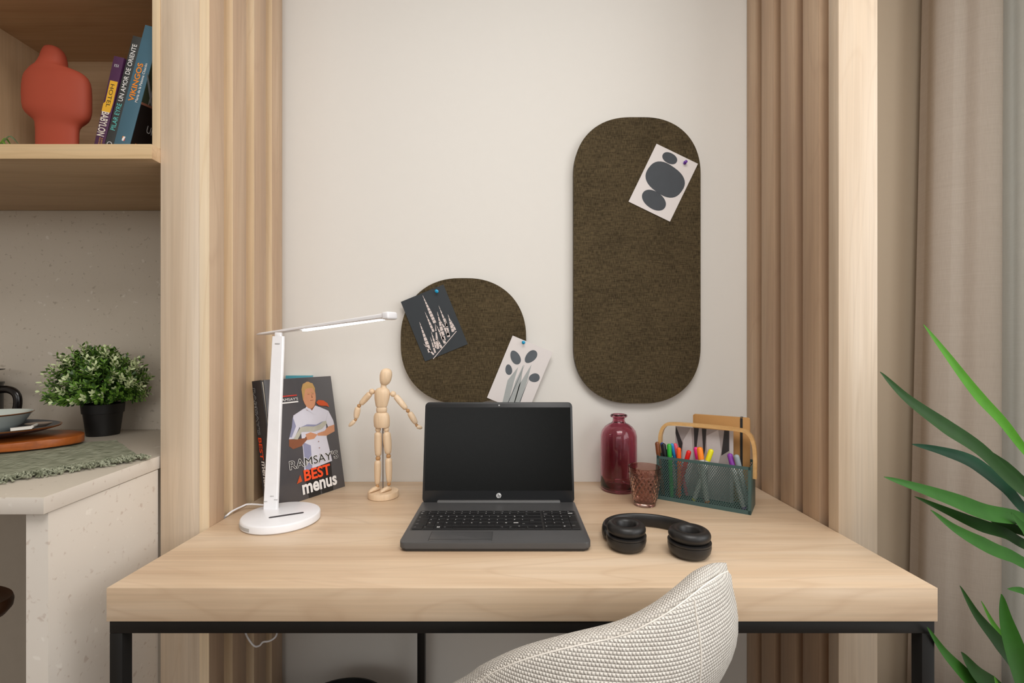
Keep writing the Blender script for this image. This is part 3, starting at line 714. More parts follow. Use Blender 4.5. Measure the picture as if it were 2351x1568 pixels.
pl([(.30, .50), (.35, .535), (.42, .585), (.52, .60), (.66, .585), (.74, .60), (.82, .605), (.83, .58), (.74, .54), (.62, .53), (.50, .54), (.43, .545), (.36, .49)], fish_i); pl([(.42, .585), (.52, .60), (.66, .585), (.74, .60), (.78, .605), (.72, .585), (.62, .572), (.50, .585)], coat_b)
pl([(.54, .72), (.54, .78), (.68, .78), (.69, .73), (.62, .70)], skin_d)
pl([(.52, .735), (.56, .76), (.62, .71), (.68, .75), (.72, .74), (.64, .68)], coat_i)
el(.605, .845, .0205, .036, skin); pl([(.505, .80), (.50, .90), (.53, .945), (.60, .96), (.68, .945), (.71, .90), (.70, .86), (.67, .905), (.60, .905), (.56, .90), (.535, .85)], hair_i)
for u in (.60, .665): pl([(u-.028, .862), (u+.018, .862), (u+.018, .867), (u-.028, .868)], hair_i); pl([(u-.02, .851), (u+.014, .851), (u+.012, .855), (u-.016, .855)], skin_d)
pl([(.64, .85), (.656, .82), (.636, .818)], skin_d); pl([(.61, .795), (.665, .797), (.66, .80), (.615, .80)], skin_d)
pl([(.70, .775), (.74, .795), (.82, .785), (.88, .755), (.90, .72), (.85, .735), (.78, .74), (.73, .75)], lob); pl([(.27, .14), (.33, .205), (.35, .15), (.31, .145)], lob)
for k in range(3): el(.66, .33+.055*k, .0014, .0014, skin_d)
z0 = Z[0]+.0001
b.text("RAMSAY'S", .2025*Wv, .2635*HV, .735*Wv, .069*HV, white_m, z0, .035); b.text("RAMSAY'S", .2025*Wv, .2635*HV, .735*Wv, .069*HV, black_ink, z0+.0004, 0)
b.text('BEST', .385*Wv, .145*HV, .395*Wv, .086*HV, orange_ink, z0+.0007, .03)
b.text('menus', .34*Wv, .045*HV, .52*Wv, .072*HV, white_m, z0+.0007, .03)
b.text("RAMSAY'S", .17*Wv, .815*HV, .26*Wv, .022*HV, white_m, z0, .0); pl([(.17, .795), (.43, .795), (.43, .806), (.17, .806)], white_m); pl([(.17, .85), (.42, .85), (.42, .86), (.17, .86)], red_i)
b.build('front_cover', t, fix=False)
# spine (back edge splayed a little at the foot) and page block
tb, tt = .050, .034
p00 = BL+nb*.003; q00 = BL+nb*tb+Vector((0, 0, 0)); q00.z = DT; p01 = BL+hv; q01 = BL+hv+nb*tt
for q in (q00, q01): q.x = max(q.x, -.634)
q01.z = p01.z-.004
b = MB(); 
e1 = -d*.003
b.loft([[BL, BL+e1, q00+e1, q00], [p01, p01+e1, q01+e1, q01]], cov_s)
sx_ = (q01-p01).normalized(); Ms = frame(q00+e1-d*.0003, (BL-q00), (p01+q01)/2-(BL+q00)/2)
ly = ((p01+q01)/2-(BL+q00)/2).normalized(); zx = (BL-q00).normalized().cross(ly).normalized()
for i_ in range(3): Ms[i_][1] = ly[i_]; Ms[i_][2] = zx[i_]
b.M = Ms; wS = (BL-q00).length
vt(b, "RAMSAY'S", .008, .172, .112, .0095, mark_m, .03, down=True); b.M = Ms @ Matrix.Translation((0, 0, .0004)); vt(b, "RAMSAY'S", .008, .172, .112, .0095, black_ink, .0, down=True)
vt(b, 'BEST', .0085, .112, .052, .012, orange_ink, .02, down=True); vt(b, 'menus', .0105, .045, .062, .011, white_m, .02, down=True)
b.build('spine', t, fix=False)
b = MB(); b.loft([[BL+nb*.0032+d*.003, q00+d*.003-nb*.003, q00+d*.192-nb*.003, BL+nb*.0032+d*.192], [p01+nb*.0032+d*.003-hv*.012, q01+d*.003-nb*.003-hv*.012, q01+d*.192-nb*.003-hv*.012, p01+nb*.0032+d*.192-hv*.012]], pages); b.build('page_block', t)
b = MB(); b.loft([[q00-nb*.003, q00+nb*.0, q00+d*.2, q00+d*.2-nb*.003], [q01-nb*.003, q01, q01+d*.2, q01+d*.2-nb*.003]], cov_s); b.build('back_cover', t)
# thin blue book behind it, standing against the wall
t = thing('book', 'thin pale-blue book standing behind the charcoal cookbook', 'book', (-.5965, 1.305, DT))
blu = plain('pale_blue_cover', '#4f9fb0', .4); 
b = MB(); b.box((-.5965, 1.3050, DT+.1515), (.072, .014, .303), blu, bev=.001); b.build('cover', t)
b = MB(); b.box((-.5965, 1.3050, DT+.1513), (.068, .010, .3036), pages); b.build('page_block', t)
# ------------------------------------------------------------------ wooden mannequin
Ym = 1.18
def Q(x, y): return P(x, y, Ym)
mp_ = Ym/F; mc = Vector(((880-VX)/F*Ym, Ym, DT))
t = thing('wooden_mannequin', 'jointed beech artist mannequin with arms spread on a round base', 'mannequin', mc)
b = MB(); b.lathe([(.037, 0), (.0385, .001), (.0385, .0135), (.0375, .015), (0, .015)], mc, manq, 48); b.build('base', t)
b = MB(); b.tube([mc+Vector((-.002, .004, .015)), Q(878, 975)+Vector((0, .004, 0))], .0016, steel, 10); b.build('support_rod', t)
def lathe_px(rows, ny, depth=.8):
    b = MB(); rings = []
    for (y, a, c) in rows:
        A = Q(a, y); B_ = Q(c, y); hw = (B_.x-A.x)/2
        rings.append([((A.x+B_.x)/2+hw*math.cos(q), Ym+hw*depth*math.sin(q), A.z) for q in [2*PI*j/28 for j in range(28)]])
    b.loft(rings, manq); return b.build(ny, t, 50)
lathe_px([(884, 877, 889), (880, 873.5, 894), (872, 872, 898), (862, 872, 900), (855, 873.5, 900), (850, 876, 898), (847, 880, 894), (845.7, 884, 890)], 'head', .95)
lathe_px([(893, 872, 889), (888, 874, 887), (883, 874.5, 887), (880, 875, 888)], 'neck', .9)
lathe_px([(934, 864, 888), (931, 862.5, 889.5), (915, 860, 894), (903, 860, 895.5), (896, 861.5, 894), (892, 865, 890), (890, 870, 886)], 'chest', .7)
lathe_px([(946, 865, 887), (944, 864, 888.5), (937, 864, 888.5), (934.5, 865.5, 887)], 'waist', .8)
lathe_px([(981, 861, 893), (978, 859, 894.5), (965, 858, 895), (955, 858.5, 894), (949, 861, 891), (946.5, 864, 888)], 'pelvis', .75)
def lb(name, a, c, r0, rm, r1, par=None, m=manq):
    b = MB(); b.limb(a, c, r0*mp_, rm*mp_, r1*mp_, m); return b.build(name, par or t, 60)
def jt(c, r, par, m=manq_d):
    b = MB(); b.ball(c, r*mp_, m, 10); return b.build('joint', par, 60)
th = lb('thigh', Q(868, 990), Q(868.5, 1049), 7.6, 8.6, 6.2); jt(Q(868, 986), 6.5, th, manq); jt(Q(868, 1052), 5.6, th)
sh = lb('shin', Q(867.5, 1055), Q(866.5, 1114), 7, 7.6, 5); jt(Q(866.5, 1116), 4.4, sh)
th = lb('thigh', Q(887.5, 990), Q(891.5, 1044), 7.6, 9.4, 6); jt(Q(887, 986), 6.5, th, manq); jt(Q(892, 1047), 5.4, th)
sh = lb('shin', Q(892, 1050), Q(893.5, 1109), 7.2, 7.6, 5); jt(Q(893, 1111), 4.4, sh)
for (x, dx) in ((866, -.009), (892, -.009)):
    b = MB(); p = Vector((Q(x, 0).x, Ym, DT+.0215)); dr = Vector((dx, -.012, 0)).normalized()
    b.M = frame(p+dr*.004, dr, Vector((-dr.y, dr.x, 0))); rings = []
    for k in range(13):
        q = k/12; s_ = math.sqrt(max(.02, 1-(2*q-1)**2)); hh = .0075*(1-.45*q)*s_
        rings.append([((q-.38)*.036, .0068*s_*(.8+.35*q)*math.cos(a), -.0062+hh+hh*math.sin(a)*1.0) for a in [2*PI*j/16 for j in range(16)]])
    b.loft(rings, manq); b.build('foot', t, 60)
def arm(s_, e0, e1, w0, w1, h0, h1):
    a = lb('upper_arm', e0[0], e0[1], 6.2, 7.2, 5.2); jt(s_, 6.8, a, manq); jt((e0[1]+e1[0])/2, 4.6, a)
    f = lb('forearm', e1[0], e1[1], 5.6, 7.0, 4.2); jt((e1[1]+h0)/2, 3.6, f)
    lb('hand', h0, h1, 3.6, 4.6, 2)
arm(Q(854, 899), (Q(851, 902), Q(827, 929)), (Q(822, 934), Q(817, 962)), 0, 0, Q(815.5, 965), Q(800.5, 979))
arm(Q(902.5, 904.5), (Q(907, 907.5), Q(933.5, 940)), (Q(939.5, 946), Q(956.5, 974)), 0, 0, Q(957, 979), Q(969.5, 983))
# ------------------------------------------------------------------ laptop
LX = -.0285; LY = .854; LW = .3565; LD = .240
t = thing('laptop', 'open dark grey laptop with a black screen in the middle of the desk', 'laptop', (LX, LY+LD/2, DT))
b = MB(); b.prism([(x+LX, y+LY+LD/2) for x, y in rrect(LW-.006, LD-.006, .010)], .006, laptop_s, DT+.0012, .002)
b.prism([(x+LX, y+LY+LD/2) for x, y in rrect(LW, LD, .012)], .0115, laptop_m, DT+.0062, .0015)
for sx in (-.15, .15):
    for sy in (.02, .22): b.box((LX+sx, LY+sy, DT+.0008), (.03, .01, .0014), dark_rub)
basec = b.build('base', t)
TZ = DT+.0177
b = MB(); b.prism([(x+LX-.066+.0, y+.884) for x, y in rrect(.1185, .046, .003)], .0003, laptop_m, TZ, .0001)
b.box((LX-.066, .8685, TZ+.0004), (.117, .001, .0004), laptop_s); b.box((LX-.066, .8645, TZ+.0004), (.0005, .0075, .0003), laptop_s)
for x in (-.0595, .0595): b.box((LX-.066+x, .884, TZ+.0004), (.0005, .046, .0003), laptop_s)
b.build('trackpad', basec)
b = MB(); b.box((LX+.001, 1.079, TZ+.0022), (.288, .012, .0065), hinge_m, bev=.003); b.build('hinge_bar', t)
b = MB(); b.prism([(x+LX, y+.9675) for x, y in rrect(.342, .109, .004)], .0004, laptop_s, TZ-.0001); kb = b.build('keyboard', basec)
def key(x, y, w, h, leg):
    b = MB(); b.prism([(x+.0007, y+.0007), (x+w-.0007, y+.0007), (x+w-.0007, y+h-.0007), (x+.0007, y+h-.0007)], .0014, key_m, TZ+.0003, .0003, 1)
    b.M = Matrix.Translation((0, 0, 0))
    if leg == '#':
        for a in (0, 1):
            for c in (0, 1): b.prism([(x+w/2-.003+a*.0032, y+h/2-.003+c*.0032), (x+w/2-.0003+a*.0032, y+h/2-.003+c*.0032), (x+w/2-.0003+a*.0032, y+h/2-.0003+c*.0032), (x+w/2-.003+a*.0032, y+h/2-.0003+c*.0032)], .0001, logo_w, TZ+.0018)
    elif leg:
        hh = .0034 if len(leg) == 1 else .0021
        b.text(leg, x+.003, y+h-.003-hh if len(leg) == 1 else y+h/2-.001, None, hh, mark_m, TZ+.0019, .01)
    b.build('key', kb)
x0 = LX-.1685; U_ = .262/15; ytop = 1.0205
rowsK = [(.0125, ['esc']+['f%d' % i for i in range(1, 13)]+['impr', 'supr'], [1]*15),
 (.0183, list('º1234567890')+["'", '¡', '<-'], [1]*13+[2]), (.0183, ['tab']+list('QWERTYUIOP')+['`', '+', ''], [1.5]+[1]*12+[1.5]),
 (.0183, ['bloq']+list('ASDFGHJKLÑ')+['´', 'ç', 'intro'], [1.5]+[1]*12+[1.5]), (.0183, ['mayús', '<']+list('ZXCVBNM')+[',', '.', '-', 'shift'], [1.5]+[1]*11+[2.5]),
 (.0183, ['ctrl', 'fn', '#', 'alt', '', 'alt gr', 'ctrl', '<', '^v', '>'], [1.25, 1.25, 1, 1.25, 5.25, 1, 1, 1, 1, 1])]
y = ytop; ys = []
for h, names, ws in rowsK:
    y -= h; x = x0; ys.append((y, h))
    for nme, w in zip(names, ws): key(x, y, w*U_, h, nme); x += w*U_
nx = x0+.2655; NU = (.337-.2655)/4
for r, nm in ((0, ['fin', 'ini', 're', 'av']), (1, ['num', '/', '*', '-']), (2, ['7', '8', '9']), (3, ['4', '5', '6']), (4, ['1', '2', '3'])):
    for k, s_ in enumerate(nm): key(nx+k*NU, ys[r][0], NU, ys[r][1], s_)
key(nx+3*NU, ys[3][0], NU, ys[3][1]*2, '+'); key(nx+3*NU, ys[5][0], NU, ys[5][1]*2, 'intro'); key(nx, ys[5][0], NU*2, ys[5][1], '0'); key(nx+2*NU, ys[5][0], NU, ys[5][1], '.')
# lid
lt = math.atan2(.040, .229); M = frame((LX, 1.0815, TZ-.002), (1, 0, 0), (0, math.sin(lt), math.cos(lt))); LH = .2355; 
b = MB(M); b.prism([(x, y+LH/2) for x, y in rrect(LW, LH, .010)], .0055, bezel_m, -.0055, .0012); lid = b.build('lid', t)
b = MB(M); b.prism([(x, y+.0265+.1945/2+.002) for x, y in rrect(.347, .1945, .001)], .0003, screen_m, 0); b.build('screen', lid)
b = MB(M); b.prism(ell(.001, .0172, .0058, .0058, n=32), .0003, logo_w, 0)
b.text('h', -.0026, .0139, .0028, .0078, bezel_m, .0004, .03, 0, .25); b.text('p', 0.0010, .0115, .0028, .0064, bezel_m, .0004, .03, 0, .25); b.build('logo', lid)
b = MB(M); b.prism(ell(.001, LH-.0075, .0018, .0018), .0004, grey_pl, 0); b.build('webcam', lid)
# ------------------------------------------------------------------ bottle and tumbler
bx = Vector(((1420.5-VX)/F*1.24, 1.24, DT)); 
def bz_(y): return P(0, y, 1.24).z-DT
outer = [(0, .004), (.030, .0025), (.041, 0), (.046, .003), (.048, .010), (.048, .12), (.0475, bz_(1000)), (.044, bz_(988)), (.036, bz_(979)), (.026, bz_(973)), (.0185, bz_(970)), (.0162, bz_(966)), (.0158, bz_(962)), (.0162, bz_(958.5)), (.0215, bz_(957)), (.0225, bz_(954.5)), (.0215, bz_(951.5)), (.0175, bz_(950.5))]
inner = [(.0135, bz_(952)), (.0130, bz_(962)), (.0145, bz_(972)), (.024, bz_(976)), (.034, bz_(983)), (.041, bz_(992)), (.0445, bz_(1003)), (.045, .05), (.044, .012), (.036, .0075), (0, .010)]
b = MB(); b.lathe(outer+inner, bx, bottle_g, 64, cap=False); tag(b.build('glass_bottle', ang=70), 'wine-pink glass bottle with a narrow neck standing by the wall', 'bottle')
gx = Vector(((1480-VX)/F*1.118, 1.118, DT)); Hh = .0925
def wob(j, z):
    if z < .014 or z > .074: return 1
    k = (z-.014)/.06*7; a = j/96*2*PI*9
    return 1+.075*abs(math.sin(a+k*PI/2)*math.sin(a-k*PI/2))-.03
prof = []
for k in range(41):
    z = .002+(Hh-.002)*k/40; prof.append((.0255+(.0395-.0255)*(z/Hh)**.85+(.0012 if abs(z-.076) < .0018 else 0), z))
inn = [(r-.0028, z) for r, z in prof[::-4] if z > .011]
b = MB(); b.lathe([(0, 0.001), (.022, 0)]+prof+[(prof[-1][0]-.0014, Hh+.0006)]+inn+[(.022, .009), (0, .0085)], gx, tumb_g, 96, cap=False, wob=wob)
tag(b.build('tumbler', ang=30), 'short rose-brown diamond-cut glass tumbler beside the pen caddy', 'glass')
# ------------------------------------------------------------------ pen caddy
ox = Vector((.3686, 1.163, DT)); e = Vector((.834, -.552, 0)).normalized(); g = Vector((.552, .834, 0)).normalized()
CL, CD, CH = .211, .088, .1085
M = frame(ox, e, g)           # local x along front, y to the back, z up
t = thing('pen_caddy', 'dark teal steel mesh caddy with a bent bamboo handle full of pens', 'organizer', M @ Vector((CL/2, CD/2, 0)))
b = MB(M); b.box((CL/2, CD/2, .0012), (CL, CD, .0012), teal_m); b.build('bottom', t)
for x in (0, CL):
    b = MB(M); b.box((x, CD/2, CH/2), (.0014, CD, CH), teal_m, bev=.0003); b.build('side_panel', t)
def clip(p0, p1, x0, x1, y0, y1):
    t0, t1 = 0, 1; dx = p1[0]-p0[0]; dy = p1[1]-p0[1]
    for p, q in ((-dx, p0[0]-x0), (dx, x1-p0[0]), (-dy, p0[1]-y0), (dy, y1-p0[1])):
        if abs(p) < 1e-12:
            if q < 0: return None
        else:
            r = q/p
            if p < 0: t0 = max(t0, r)
            else: t1 = min(t1, r)
    return ((p0[0]+dx*t0, p0[1]+dy*t0), (p0[0]+dx*t1, p0[1]+dy*t1)) if t0 < t1 else None
def mesh_panel(yy):
    Mp = M @ Matrix.Translation((0, yy, 0)) @ Matrix.Rotation(PI/2, 4, 'X')     # local x right, y up, z toward the front
    b = MB(Mp); mz = .0007; bo = .0095
    for (a0, a1, c0_, c1) in ((0, CL, 0, bo), (0, CL, CH-bo*.7, CH), (0, bo*.55, 0, CH), (CL-bo*.55, CL, 0, CH)):
        b.box(((a0+a1)/2, (c0_+c1)/2, 0), (a1-a0, c1-c0_, .0012), teal_m)
    X0, X1, Y0, Y1 = bo*.5, CL-bo*.5, bo*.9, CH-bo*.65; pit = .0052; sl = 1.55
    n = int((X1-X0+(Y1-Y0)/sl)/pit)+2
    for s_ in (1, -1):
        for k in range(-1, n+1):
            xb = (X0-(Y1-Y0)/sl+k*pit) if s_ == 1 else (X0+k*pit)
            c_ = clip((xb, Y0), (xb+s_*(Y1-Y0)/sl, Y1), X0, X1, Y0, Y1)
            if c_ and math.dist(*c_) > .002:
                p, q = Vector((*c_[0], 0)), Vector((*c_[1], 0)); dd = (q-p).normalized(); nn = Vector((-dd.y, dd.x, 0))*.00075; zz_ = Vector((0, 0, .0003))
                b.loft([[p-nn-zz_, p+nn-zz_, p+nn+zz_, p-nn+zz_], [q-nn-zz_, q+nn-zz_, q+nn+zz_, q-nn+zz_]], teal_m)
    return b.build('mesh_panel', t)
mesh_panel(.0); mesh_panel(CD)
hs = smooth([(-.0035, CD/2, .080), (-.0035, CD/2, .130), (-.0015, CD/2, .158), (.008, CD/2, .178), (.028, CD/2, .1855), (CL*.5, CD/2, .187), (CL-.028, CD/2, .1845), (CL-.008, CD/2, .176), (CL+.0015, CD/2, .155), (CL+.0045, CD/2, .125), (CL+.0045, CD/2, .074)], 10)
b = MB(M); b.strip(hs, .015, .0078, (0, 1, 0), bamboo); hdl = b.build('handle', t, 40)
for x, s_ in ((-.006, -1), (CL+.0072, 1)):
    b = MB(M @ Matrix.Translation((x, CD/2, .090)) @ Matrix.Rotation(s_*PI/2, 4, 'Y')); b.lathe([(0, 0.0018), (.003, .0014), (.0042, 0), (.0042, -.0012)], (0, 0, 0), steel, 18); b.build('rivet', hdl)
# pens: cap position in the photo, foot position in the caddy
pen_w = plain('white_pen_barrel', '#d9d8d4', .35)
def pen(cx_, cy_, fy, x_foot, y_foot, r, col, label, body=None, capL=.03):
    # local y (depth) of the cap = fy ; find world point on plane local-y = fy seen at pixel
    n_ = M.to_3x3() @ Vector((0, 1, 0)); o_ = M @ Vector((0, fy, 0)); ray = Vector(((cx_-VX)/F, 1, -(cy_-VY)/F))
    s_ = (o_-Vector((0, 0, EYE))).dot(n_)/ray.dot(n_); top = Vector((0, 0, EYE))+ray*s_
    foot = M @ Vector((x_foot, y_foot, .0022+r)); dd = (foot-top).normalized(); L = (foot-top).length
    mc_ = plain(label.split()[0]+'_cap', col, .35); mb_ = body or mc_
    t_ = thing('felt_pen', label, 'pen', foot, 'felt pens in the caddy')
    b = MB(); K = [(0, .1), (.0009, .55), (.0025, .86), (.005, 1), (capL, 1)]
    b.tube([top+dd*a for a, q in K], [r*q for a, q in K], mc_, 16); b.build('cap', t_, 50)
    b = MB(); K = [(capL, .93), (L-.012, .93), (L-.0115, .9), (L, .8)]
    b.tube([top+dd*a for a, q in K], [r*q for a, q in K], mb_, 16); b.build('barrel', t_, 50)
    if body: 
        b = MB(); b.tube([top+dd*(L-.004), top+dd*(L+.001)], [r*.88, r*.8], mc_, 14); b.build('end_plug', t_)
pens = [
 (1508.5, 1014, .016, .010, .020, .0056, '#7a4322', 'brown felt pen at the left end of the caddy', None),
 (1519.5, 1015.5, .034, .024, .060, .0050, '#1d3f86', 'dark blue felt pen behind the black one', None),
 (1523, 1017.5, .016, .030, .016, .0056, '#16171a', 'black felt pen beside the brown one', None),
 (1536, 1018.5, .016, .034, .012, .0056, '#2cab33', 'green felt pen in the left part of the caddy', None),
 (1542, 1018, .036, .050, .062, .0050, '#2b8fd0', 'light blue felt pen behind the green one', None),
 (1549.5, 1017.5, .040, .062, .045, .0050, '#e5566b', 'coral pink felt pen behind the light blue one', None),
 (1558.5, 1027, .018, .0500, .020, .0054, '#f2611f', 'dark orange felt pen left of the red one', None),
 (1582.5, 1034, .018, .042, .030, .0056, '#e51f1b', 'red felt pen tilted to the right in the caddy', None),
 (1597, 1026, .036, .105, .045, .0056, '#ef2f86', 'magenta highlighter behind the bright orange one', pen_w),
 (1606, 1026, .014, .116, .012, .0070, '#ff8a1c', 'bright orange highlighter with a thick cap in the caddy middle', pen_w),
 (1634, 1031, .026, .086, .012, .0062, '#ece51c', 'yellow highlighter tilted to the right', pen_w),
 (1674.5, 1040.5, .030, .196, .012, .0062, '#8738a3', 'purple highlighter tilted to the left near the right end', pen_w),
 (1690, 1043.5, .022, .2015, .040, .0062, '#9aa6ad', 'grey highlighter beside the purple one', pen_w)]
for p_ in pens: pen(*p_[:8], p_[8] if p_[8] else None)
# notebook and photo print in the caddy
def back_sheet(name, tl, tr, ylo, depth, th, m, bottom=.003, x_shift=0):
    n_ = M.to_3x3() @ Vector((0, 1, 0)); o_ = M @ Vector((0, depth, 0)); out = []
    for (cx_, cy_) in (tl, tr):
        ray = Vector(((cx_-VX)/F, 1, -(cy_-VY)/F)); s_ = (o_-Vector((0, 0, EYE))).dot(n_)/ray.dot(n_)
        out.append(M.inverted() @ (Vector((0, 0, EYE))+ray*s_))
    a, c = out; return a, c
a, c = back_sheet('n', (1592, 948), (1722, 962), 0, CD-.010, 0, None)
wN = min((c-a).length, .130); hN = (a.z+c.z)/2-.003
Mn = M @ Matrix.Translation((min(a.x, CL-.004-wN), CD-.010, .003)) @ Matrix.Rotation(PI/2, 4, 'X')
t = thing('notebook', 'kraft notebook with a black elastic band standing in the caddy', 'notebook', Mn @ Vector((wN/2, 0, 0)))
b = MB(Mn); b.prism(rrect(wN, hN, .004, cx=wN/2, cy=hN/2), .0012, kraft, .004, .0003); b.box((.004, hN/2, .0053), (.0015, hN-.002, .0004), kraft_s); b.build('front_cover', t)
b = MB(Mn); b.prism(rrect(wN, hN, .004, cx=wN/2, cy=hN/2), .0012, kraft, -.005, .0003); b.build('back_cover', t)
b = MB(Mn); b.box((wN/2+.001, hN/2, 0), (wN-.004, hN-.003, .0076), pages); b.build('page_block', t)
b = MB(Mn); xe = wN-.018; b.strip([(xe, .004, .0058), (xe, hN*.98, .0058), (xe, hN+.0006, .0045), (xe, hN+.0008, -.0045), (xe, hN*.98, -.0058), (xe, .004, -.0058)], .0055, .0008, (1, 0, 0), black_el); b.build('elastic_band', t)
ph = plain('grey_photo_tone', '#a49a98', .5, var=.15); phl = plain('light_photo_tone', '#c9c2c1', .5, var=.08); phd = plain('dark_photo_tone', '#2f2c2d', .5, var=.2)
a, c = back_sheet('p', (1551, 978), (1684, 990), 0, .060, 0, None)
wP = min(c.x, CL-.03)-a.x; hP = (a.z+c.z)/2-.003
Mq = M @ Matrix.Translation((a.x, .060, .003)) @ Matrix.Rotation(PI/2, 4, 'X')
b = MB(Mq); b.prism([(0, 0), (wP, 0), (wP, hP), (0, hP)], .0006, phl)
def pp(pts, m, z): b.poly([(u*wP, (1-v)*hP, z) for u, v in pts], m)
pp([(0, 0), (.94, 0), (.94, 1), (0, 1)], ph, .0007); pp([(.01, 0), (.13, .24), (.10, .42), (.0, .1)], phd, .0008); pp([(0, .25), (.06, .55), (0, .6)], phd, .0008)
pp([(.33, 0), (.42, 0), (.37, .35), (.34, .3)], phd, .0008); pp([(.47, 0), (.55, 0), (.53, .3), (.50, .42)], phd, .0008); pp([(.85, 0), (.93, 0), (.93, .28), (.80, .36)], phd, .0008)
pp([(.14, .2), (.28, 0), (.33, .5), (.2, .9), (.12, .6)], phl, .0008); pp([(.55, .1), (.75, 0), (.80, .3), (.72, .6), (.58, .8)], phl, .0008)
tag(b.build('photo_print', fix=False), 'grey abstract photo print standing in the caddy before the notebook', 'postcard')
# ------------------------------------------------------------------ headphones
h1c = Vector((.2185, .872, DT)); h2c = Vector((.3265, .843, DT))
t = thing('headphones', 'black wireless headphones lying cushions up in front of the bottle', 'headphones', ((h1c+h2c)/2))
for c_, R_ in ((h1c, .037), (h2c, .038)):
    b = MB(); b.lathe([(R_*.62, 0), (R_*.80, .0025), (R_*.95, .010), (R_*1.0, .019), (R_*.99, .0235), (R_*.9, .0245)], c_, blk_pl, 48); cup = b.build('ear_cup', t, 50)
    b = MB(); b.lathe([(R_*.95, .0235), (R_*1.0, .0245), (R_*1.0, .0275), (R_*.93, .0285), (R_*.3, .0287)], c_, blk_pl, 48, cap=False); b.build('trim_ring', cup, 50)
    b = MB(); pr = []
    for k in range(15):
        a = -PI/2+PI*1.32*k/14; pr.append((R_*.70+R_*.27*math.cos(a), .0385+.0105*math.sin(a)))
    pr.append((R_*.40, .032)); pr.append((0, .0315))
    wr = lambda j, z: 1+.004*math.sin(j*2.6)
    b.lathe([(R_*.6, .028)]+pr, c_, leather, 96, cap=False, wob=wr); b.build('ear_cushion', cup, 60)
bp = smooth([h1c+Vector((-.022, .018, .018)), Vector((.187, .913, DT+.0155)), Vector((.198, .949, DT+.0145)), Vector((.228, .974, DT+.0145)), Vector((.268, .981, DT+.0145)), Vector((.312, .970, DT+.0145)), Vector((.348, .942, DT+.0145)), Vector((.364, .905, DT+.0155)), h2c+Vector((.029, .020, .018))], 8)
b = MB(); b.tube(bp, .0136, leather, 18, flat=.42, up=(0, 0, 1)); b.build('headband', t, 60)
for c_, s_ in ((h1c, -1), (h2c, 1)):
    b = MB(); b.box(c_+Vector((s_*.026, .024, .018)), (.016, .020, .014), blk_pl, rot=Matrix.Rotation(-s_*.8, 3, 'Z'), bev=.004, seg=3); b.build('hinge', t)
# ------------------------------------------------------------------ waste bin under the desk
b = MB(); wc = Vector(((771-VX)/F*1.09, 1.09, 0)); hb = P(0, 1558, 1.21).z
b.lathe([(.10, 0), (.105, .004), (.122, hb-.01), (.125, hb), (.121, hb), (.101, .01), (0, .01)], wc, pot_m, 56)
tag(b.build('waste_bin', ang=50), 'round black waste bin on the floor under the desk', 'bin')
# ------------------------------------------------------------------ chair
def knit_mat():
    t_ = NT('knitted_cream_fabric'); uvn = t_.n('ShaderNodeTexCoord'); sp2 = t_.n('ShaderNodeSeparateXYZ'); t_.l(uvn.outputs['UV'], sp2.inputs[0])
    c = .0042
    wv_ = t_.noise(t_.coords((120, 120, 120), 'UV'), 1, 2)
    u = t_.math('ADD', t_.math('MULTIPLY', sp2.outputs[0], 1/c), t_.math('MULTIPLY', wv_, .5)); v = t_.math('MULTIPLY', sp2.outputs[1], 1/c)
    sh_ = t_.math('MULTIPLY', t_.math('FLOOR', v), PI)
    a = t_.math('ABSOLUTE', t_.math('SINE', t_.math('ADD', t_.math('MULTIPLY', u, PI), t_.math('MULTIPLY', sh_, .5))))
    b_ = t_.math('ABSOLUTE', t_.math('SINE', t_.math('MULTIPLY', v, PI)))
    h = t_.math('MULTIPLY', t_.math('POWER', a, .6), t_.math('POWER', b_, .5))
    fz = t_.noise(t_.coords((1500, 1500, 1500), 'UV'), 1, 2); hh = t_.math('ADD', h, t_.math('MULTIPLY', fz, .25))
    t_.col(t_.ramp(wv_, [(.3, '#e2dcd3'), (.7, '#efeae1')])); t_.b.inputs['Roughness'].default_value = .95; t_.b.inputs['Specular IOR Level'].default_value = .1
    t_.b.inputs['Sheen Weight'].default_value = .1
    t_.bump(hh, 1.0, .0022); return t_.m
knit = knit_mat()
Srow = [(900, 1700, .66), (1000, 1622, .60), (1095, 1568, .555), (1130, 1545, .54), (1200, 1515, .52), (1300, 1487, .505), (1400, 1466, .50), (1450, 1450, .50), (1520, 1414, .505), (1570, 1380, .515), (1620, 1341, .535), (1655, 1318, .56), (1671, 1311, .59)]
Trow = [(880, 1680, .71), (975, 1610, .655), (1055, 1568, .615), (1096, 1540, .60), (1190, 1496, .585), (1292, 1467, .575), (1385, 1443, .57), (1440, 1423, .57), (1500, 1388, .572), (1545, 1352, .575), (1585, 1318, .58), (1625, 1305, .59), (1663, 1308, .605)]
S_ = smooth([P(*a) for a in Srow], 6); T_ = smooth([P(*a) for a in Trow], 6)
